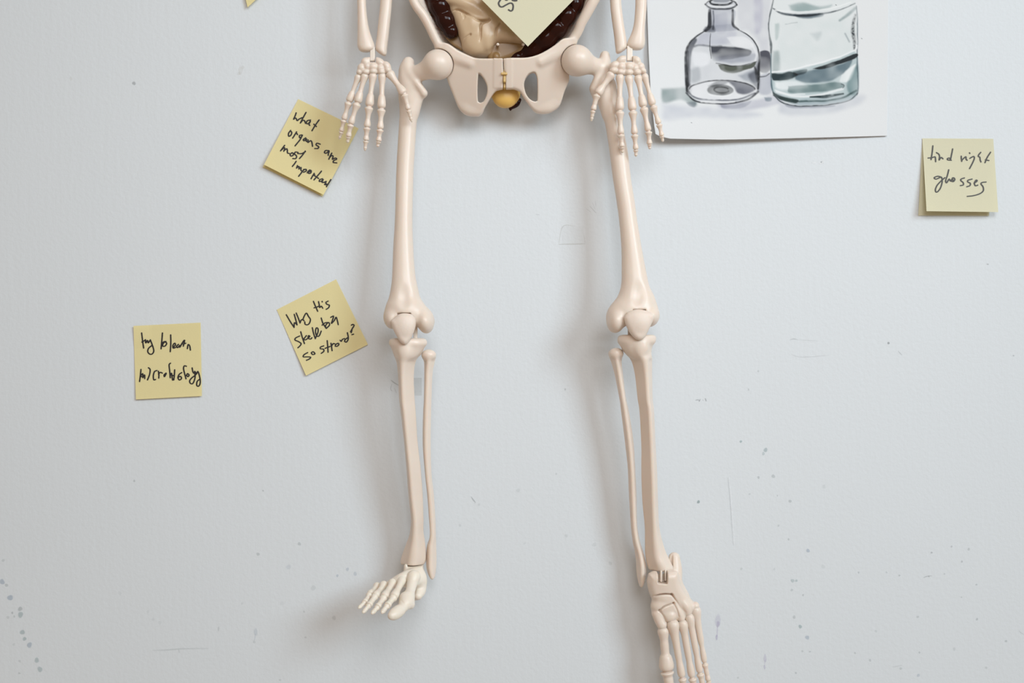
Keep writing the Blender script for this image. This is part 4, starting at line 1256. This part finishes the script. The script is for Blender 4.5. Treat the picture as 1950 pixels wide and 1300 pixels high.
hand([(1196, 112, 92, 9, 8, 40), (1183, 115, 93, 11, 8, 35), (1170, 125, 93, 10, 8, 40), (1183, 128, 94, 8.5, 8.5, 0), (1198, 127, 94, 9.5, 9.5, 0), (1212, 116, 92, 10, 8, -50), (1219, 128, 92, 9, 9, 0), (1209, 131, 93, 8, 8, 0), (1224, 136, 91, 7, 6, 0), (1168, 135, 94, 8, 6, 0), (1181, 138, 94, 7.5, 6, 0), (1197, 139, 94, 8, 6, 0), (1213, 139, 93, 7.5, 6, 0)],
     (1192.5, 1205.5, 92, 117.5),
     [([(1226, 140), (1243.5, 201), (1255, 236), (1260.5, 259), (1262.5, 270)], .9, (91, 88, 84, 80, 77)), ([(1214, 143), (1225.5, 204), (1235, 250), (1237, 275), (1237.5, 284)], .98, (93, 94, 92, 88, 86)),
      ([(1197, 143), (1205, 211), (1208.5, 256), (1211, 285), (1211, 298)], 1.02, (94, 96, 94, 90, 87)), ([(1180.5, 141), (1180.3, 211), (1182.3, 256), (1184.5, 280), (1185.5, 291)], 1.02, (94, 96, 94, 90, 87))],
     ([(1166, 139), (1137, 180), (1129.5, 210), (1126, 231)], (95, 98, 95, 90)), (1152, 1238, 100, 152), [(1188, 107), (1209, 107.5), (1222, 127), (1228, 138), (1190, 144), (1165, 139), (1163, 132)])


# ---- feet
def toe(J, D, prof, parent):
    return finger('toe', J, D, prof, parent, 1.0, PALE)


# foot swung out to the front
f = Field(1.2, 740, 832, 1066, 1150, 14, 140)
f.box(770, 806, 1070, 1102, 32, 66, 6, 0, ang=0)
f.ball(788, 1103, 66, 20, 20, 20, k=10)
f.chain([(800, 1108, 66, 13), (800, 1124, 74, 11), (796, 1134, 86, 8)], 6)
f.chain([(797, 1096, 66, 13), (780, 1096, 80, 12), (766, 1100, 88, 10), (752, 1106, 86, 8)], 7)
f.chain([(796, 1104, 70, 15), (788, 1106, 90, 12)], 6)
f.chain([(784, 1102, 70, 12), (757, 1110, 78, 9), (728, 1116, 78, 7)], 8)
f.ball(792, 1122, 30, 17, 20, 26, k=8)
f.box(776, 806, 1060, 1078, 40, 80, 1, 2, 'sub')
foot = f.mesh('foot', PALE, skeleton)
tp = lambda s: [(8.2 * s, 5.6 * s, 7.4 * s), (6.8 * s, 5.0 * s, 6.0 * s), (5.4 * s, 4.4 * s, 3.8 * s)]
f = Field(1.0, 730, 808, 1080, 1192, 66, 196)
f.chain([(788, 1098, 92, 13), (785, 1110, 101, 10.2), (781, 1126, 116, 9.4), (777, 1138, 128, 13), (773, 1147, 139, 13.5), (768.5, 1154, 147, 10.5), (764, 1159, 154, 10.2), (758, 1164, 161, 12), (751, 1169, 170, 11.2), (746, 1172, 176, 8)], 0, n=8)
f.ball(771, 1137, 132, 10, 10, 10, k=4)
f.ball(783, 1150, 134, 7, 9, 9, k=4)
f.chain([(759, 1138, 144, 1.2), (772, 1150, 156, 1.2), (788, 1152, 146, 1.2)], 2, 'sub')
f.mesh('toe', PALE, foot)
toe([(768, 1101), (750, 1137), (737.5, 1153), (726.5, 1167.5)], (88, 136, 160, 176), tp(1.12), foot)
toe([(750, 1106), (731.5, 1137), (719, 1156), (707.5, 1168.5)], (86, 134, 158, 174), tp(1.05), foot)
toe([(733, 1111), (714.5, 1135), (702.5, 1152.5), (690.5, 1167)], (82, 130, 154, 168), tp(1.0), foot)
toe([(720, 1114), (704, 1132), (694.5, 1147), (682.5, 1158)], (76, 120, 142, 156), tp(.95), foot)

# foot hanging straight down
f = Field(1.3, 1222, 1346, 1040, 1208, 10, 100)
f.plate([(1236, 1092), (1231.8, 1108), (1237, 1131), (1241, 1141), (1239, 1157), (1246, 1172), (1262, 1178), (1280, 1182), (1300, 1184), (1318, 1170), (1330, 1160), (1324, 1148), (1308, 1133), (1296, 1111), (1292, 1093), (1284, 1087)],
        lambda x, y: 56 + 10 * np.exp(-((x - 1268) / 34.0) ** 2) - .14 * (y - 1130), 15, 13, 0, smooth=3)
f.chain([(1284, 1062, 34, 11), (1284, 1085, 36, 15), (1283, 1110, 40, 17), (1300, 1134, 46, 12)], 8)
f.chain([(1246, 1096, 62, 9), (1250, 1118, 64, 11), (1262, 1132, 66, 13)], 6)
f.chain([(1275, 1094, 60, 9), (1277, 1116, 63, 11)], 6)
f.ball(1258, 1152, 66, 19, 15, 13, 15, k=3)
f.ball(1275, 1172, 68, 13, 12, 9, 30, k=2)
f.chain([(1283, 1146, 68, 5), (1292, 1164, 68, 6.5), (1298, 1178, 66, 6.5)], 2)
f.chain([(1292, 1138, 66, 7), (1306, 1154, 64, 9), (1310, 1166, 63, 7)], 2)
f.chain([(1250.5, 1167, 66, 10), (1256, 1181, 66, 9.8), (1260.5, 1189, 66, 10)], 3)
f.ball(1324, 1154, 58, 8, 9, 8, k=2)
for pts in ([(1238, 1143), (1247, 1136), (1258, 1132), (1270, 1131), (1281, 1133)], [(1279, 1131), (1289, 1146), (1297, 1159), (1307, 1168)], [(1255, 1164), (1264, 1156), (1275, 1152), (1284, 1149)],
            [(1283, 1149), (1290, 1163), (1294, 1176)], [(1256, 1163), (1264, 1174), (1270, 1186)]):
    f.chain([(x, y, 80, 1.5, 9) for x, y in pts], 2.2, 'sub', n=4)
f.box(1254, 1272.5, 1070, 1112, 58, 110, 1, 1, 'sub', ang=-3)
f.box(1230, 1286, 1060, 1085.5, 40, 110, 1, 1, 'sub', ang=-2)
foot = f.mesh('foot', BONE, skeleton)
rod('ankle_pin', 1256.5, 1260.5, 1085, 1107, 59, 72, foot)
rod('ankle_pin', 1265, 1268.5, 1084, 1105, 59, 70, foot)
rp = lambda s: [(8.6 * s, 6.2 * s, 6.6 * s), (7.2 * s, 5.2 * s, 6 * s), (5.6 * s, 4.6 * s, 3.6 * s)]
finger('toe', [(1262.3, 1193), (1270, 1277), (1276, 1312), (1280, 1338)], (66, 66, 66, 64), [(10.8, 8.4, 14.0), (12.5, 9.5, 11), (11, 10, 8)], foot, 1.1)
finger('toe', [(1280, 1180), (1299, 1290), (1305, 1322), (1308, 1340)], (68, 68, 67, 64), [(11.5, 7.0, 7.4), (7.6, 6, 6), (6, 5, 4)], foot, 1.0)
finger('toe', [(1299, 1180), (1318, 1290), (1325, 1320), (1329, 1337)], (66, 66, 65, 62), rp(1.08), foot, 1.0)
finger('toe', [(1312, 1168), (1333, 1281), (1340, 1312), (1345, 1328)], (63, 64, 62, 60), rp(1.0), foot, 1.0)
finger('toe', [(1323, 1153), (1342, 1262), (1349, 1296), (1354, 1312)], (58, 60, 59, 57), [(10, 6.4, 5.6), (6, 4.6, 5.2), (5, 4.2, 3.2)], foot, 1.0)

# ------------------------------------------------------------------ removable organs in the pelvis
organs = thing('organ_model', 'glossy brown and tan plastic intestines nested in the skeleton pelvis', 'anatomical organs')
f = Field(1.1, 838, 1010, -60, 122, 56, 122)
f.plate([(840, -50), (930, -50), (990, 20), (1000, 80), (970, 84), (946, 84), (940, 100), (933, 112), (912, 114), (896, 111), (881.5, 98), (878, 80), (870, 60), (858, 30), (853, 18), (845, 0)],
        lambda x, y: 88 + 4 * np.sin(x * .05) - .05 * (y - 30) - 0.0095 * np.clip(y - 68, 0, 60) ** 2, 17, 14, 0, smooth=3)
for pts in ([(840, 14), (856, 18), (872, 15), (888, 24), (908, 36), (922, 37), (932, 34)],                # fold under the upper loop
            [(930, 36), (916, 44), (915, 58), (914, 72), (908, 85)], [(895, 63), (886, 68), (879, 74)],
            [(882, 24), (884, 32), (879, 40)], [(952, 40), (945, 52), (944, 64), (946, 78), (945, 84)], [(944, 84), (938, 92), (936, 104), (934, 114)]):
    f.chain([(x, y, 114, 2.9, 16) for x, y in pts], 1.8, 'sub', n=4)
f.ball(899, 46, 96, 14, 18, 12, k=6)
f.ball(906, 88, 92, 15, 14, 10, k=9)
f.ball(928, 70, 95, 12, 24, 11, k=6)
f.ball(886, 50, 95, 12, 22, 10, 15, k=6)
f.ball(966, 66, 92, 18, 12, 12, -20, k=5)
f.chain([(845, -6, 96, 12), (872, 2, 99, 13), (900, 14, 100, 13), (928, 32, 98, 8)], 4)
f.mesh('small_intestine', GUT, organs)

f = Field(1.4, 800, 1120, -70, 124, 62, 94)
f.plate([(830, -60), (838, 10), (843, 50), (848, 72), (862, 87), (878, 97), (898, 104), (920, 107), (1000, 107), (1030, 98), (1052, 82), (1070, 56), (1082, 20), (1090, -60)], lambda x, y: 77 + 0 * x, 4, 3, 0)
f.mesh('mesentery', GUTDARK, organs)
f = Field(1.2, 926, 1012, 70, 124, 56, 96)
f.plate([(930, 84), (952, 78), (985, 80), (1006, 88), (990, 104), (960, 118), (930, 118)], lambda x, y: 78 + 0 * x, 10, 9, 0, smooth=3)
f.ball(945, 108, 86, 7, 8, 6, k=2)
f.mesh('rectum', GUTDARK, organs)
for x, y in ((947.5, 85), (996, 85)):
    f = Field(.7, x - 8, x + 8, y - 8, y + 8, 84, 112)
    f.chain([(x, y, 90, 3), (x + .5, y - .5, 105, 2.8)], 0, curve=False)
    f.mesh('peg', PIN, organs)


def colon(name, pts, box, creases):
    f = Field(1.1, *box)
    f.chain(pts, 0, n=8)
    for (x, y, d, r) in pts:
        f.ball(x, y, d + 2, r * 1.08, r * 1.0, r * 1.05, k=6)
    for c in creases:
        f.chain(c, 4, 'sub')
    return f.mesh(name, COLON, organs)


colon('ascending_colon', ASCENDING, (780, 884, -120, 84, 50, 122),
      [[(808, 0, 104, 2), (826, 2, 109, 2), (846, -6, 108, 2)], [(822, 30, 103, 2), (838, 26, 108, 2), (856, 20, 105, 2)], [(834, 52, 102, 2), (850, 52, 106, 2), (866, 46, 103, 2)], [(800, -36, 104, 2), (820, -36, 109, 2), (842, -40, 106, 2)]])
colon('sigmoid_colon', SIGMOID, (940, 1140, -120, 140, 50, 122),
      [[(1080, 6, 104, 2), (1094, 20, 109, 2), (1108, 30, 104, 2)], [(1056, 28, 104, 2), (1070, 44, 110, 2), (1086, 56, 104, 2)], [(1082, -20, 102, 2), (1102, -6, 106, 2), (1120, -2, 102, 2)]])

f = Field(1.0, 928, 998, 144, 216, 20, 74)
f.ball(963, 177, 52, 28, 27, 15, k=0)
f.ball(962, 190, 52, 20, 15.5, 14, k=4)
o = f.mesh('bladder', YELLOW, organs)
f = Field(.9, 950, 1000, 178, 222, 30, 64)
f.chain([(990, 190, 46, 3), (983, 198, 46, 6), (973, 205, 46, 4.0), (972, 210, 46, 1.4)], 2)
f.mesh('urethra', COLON, organs)
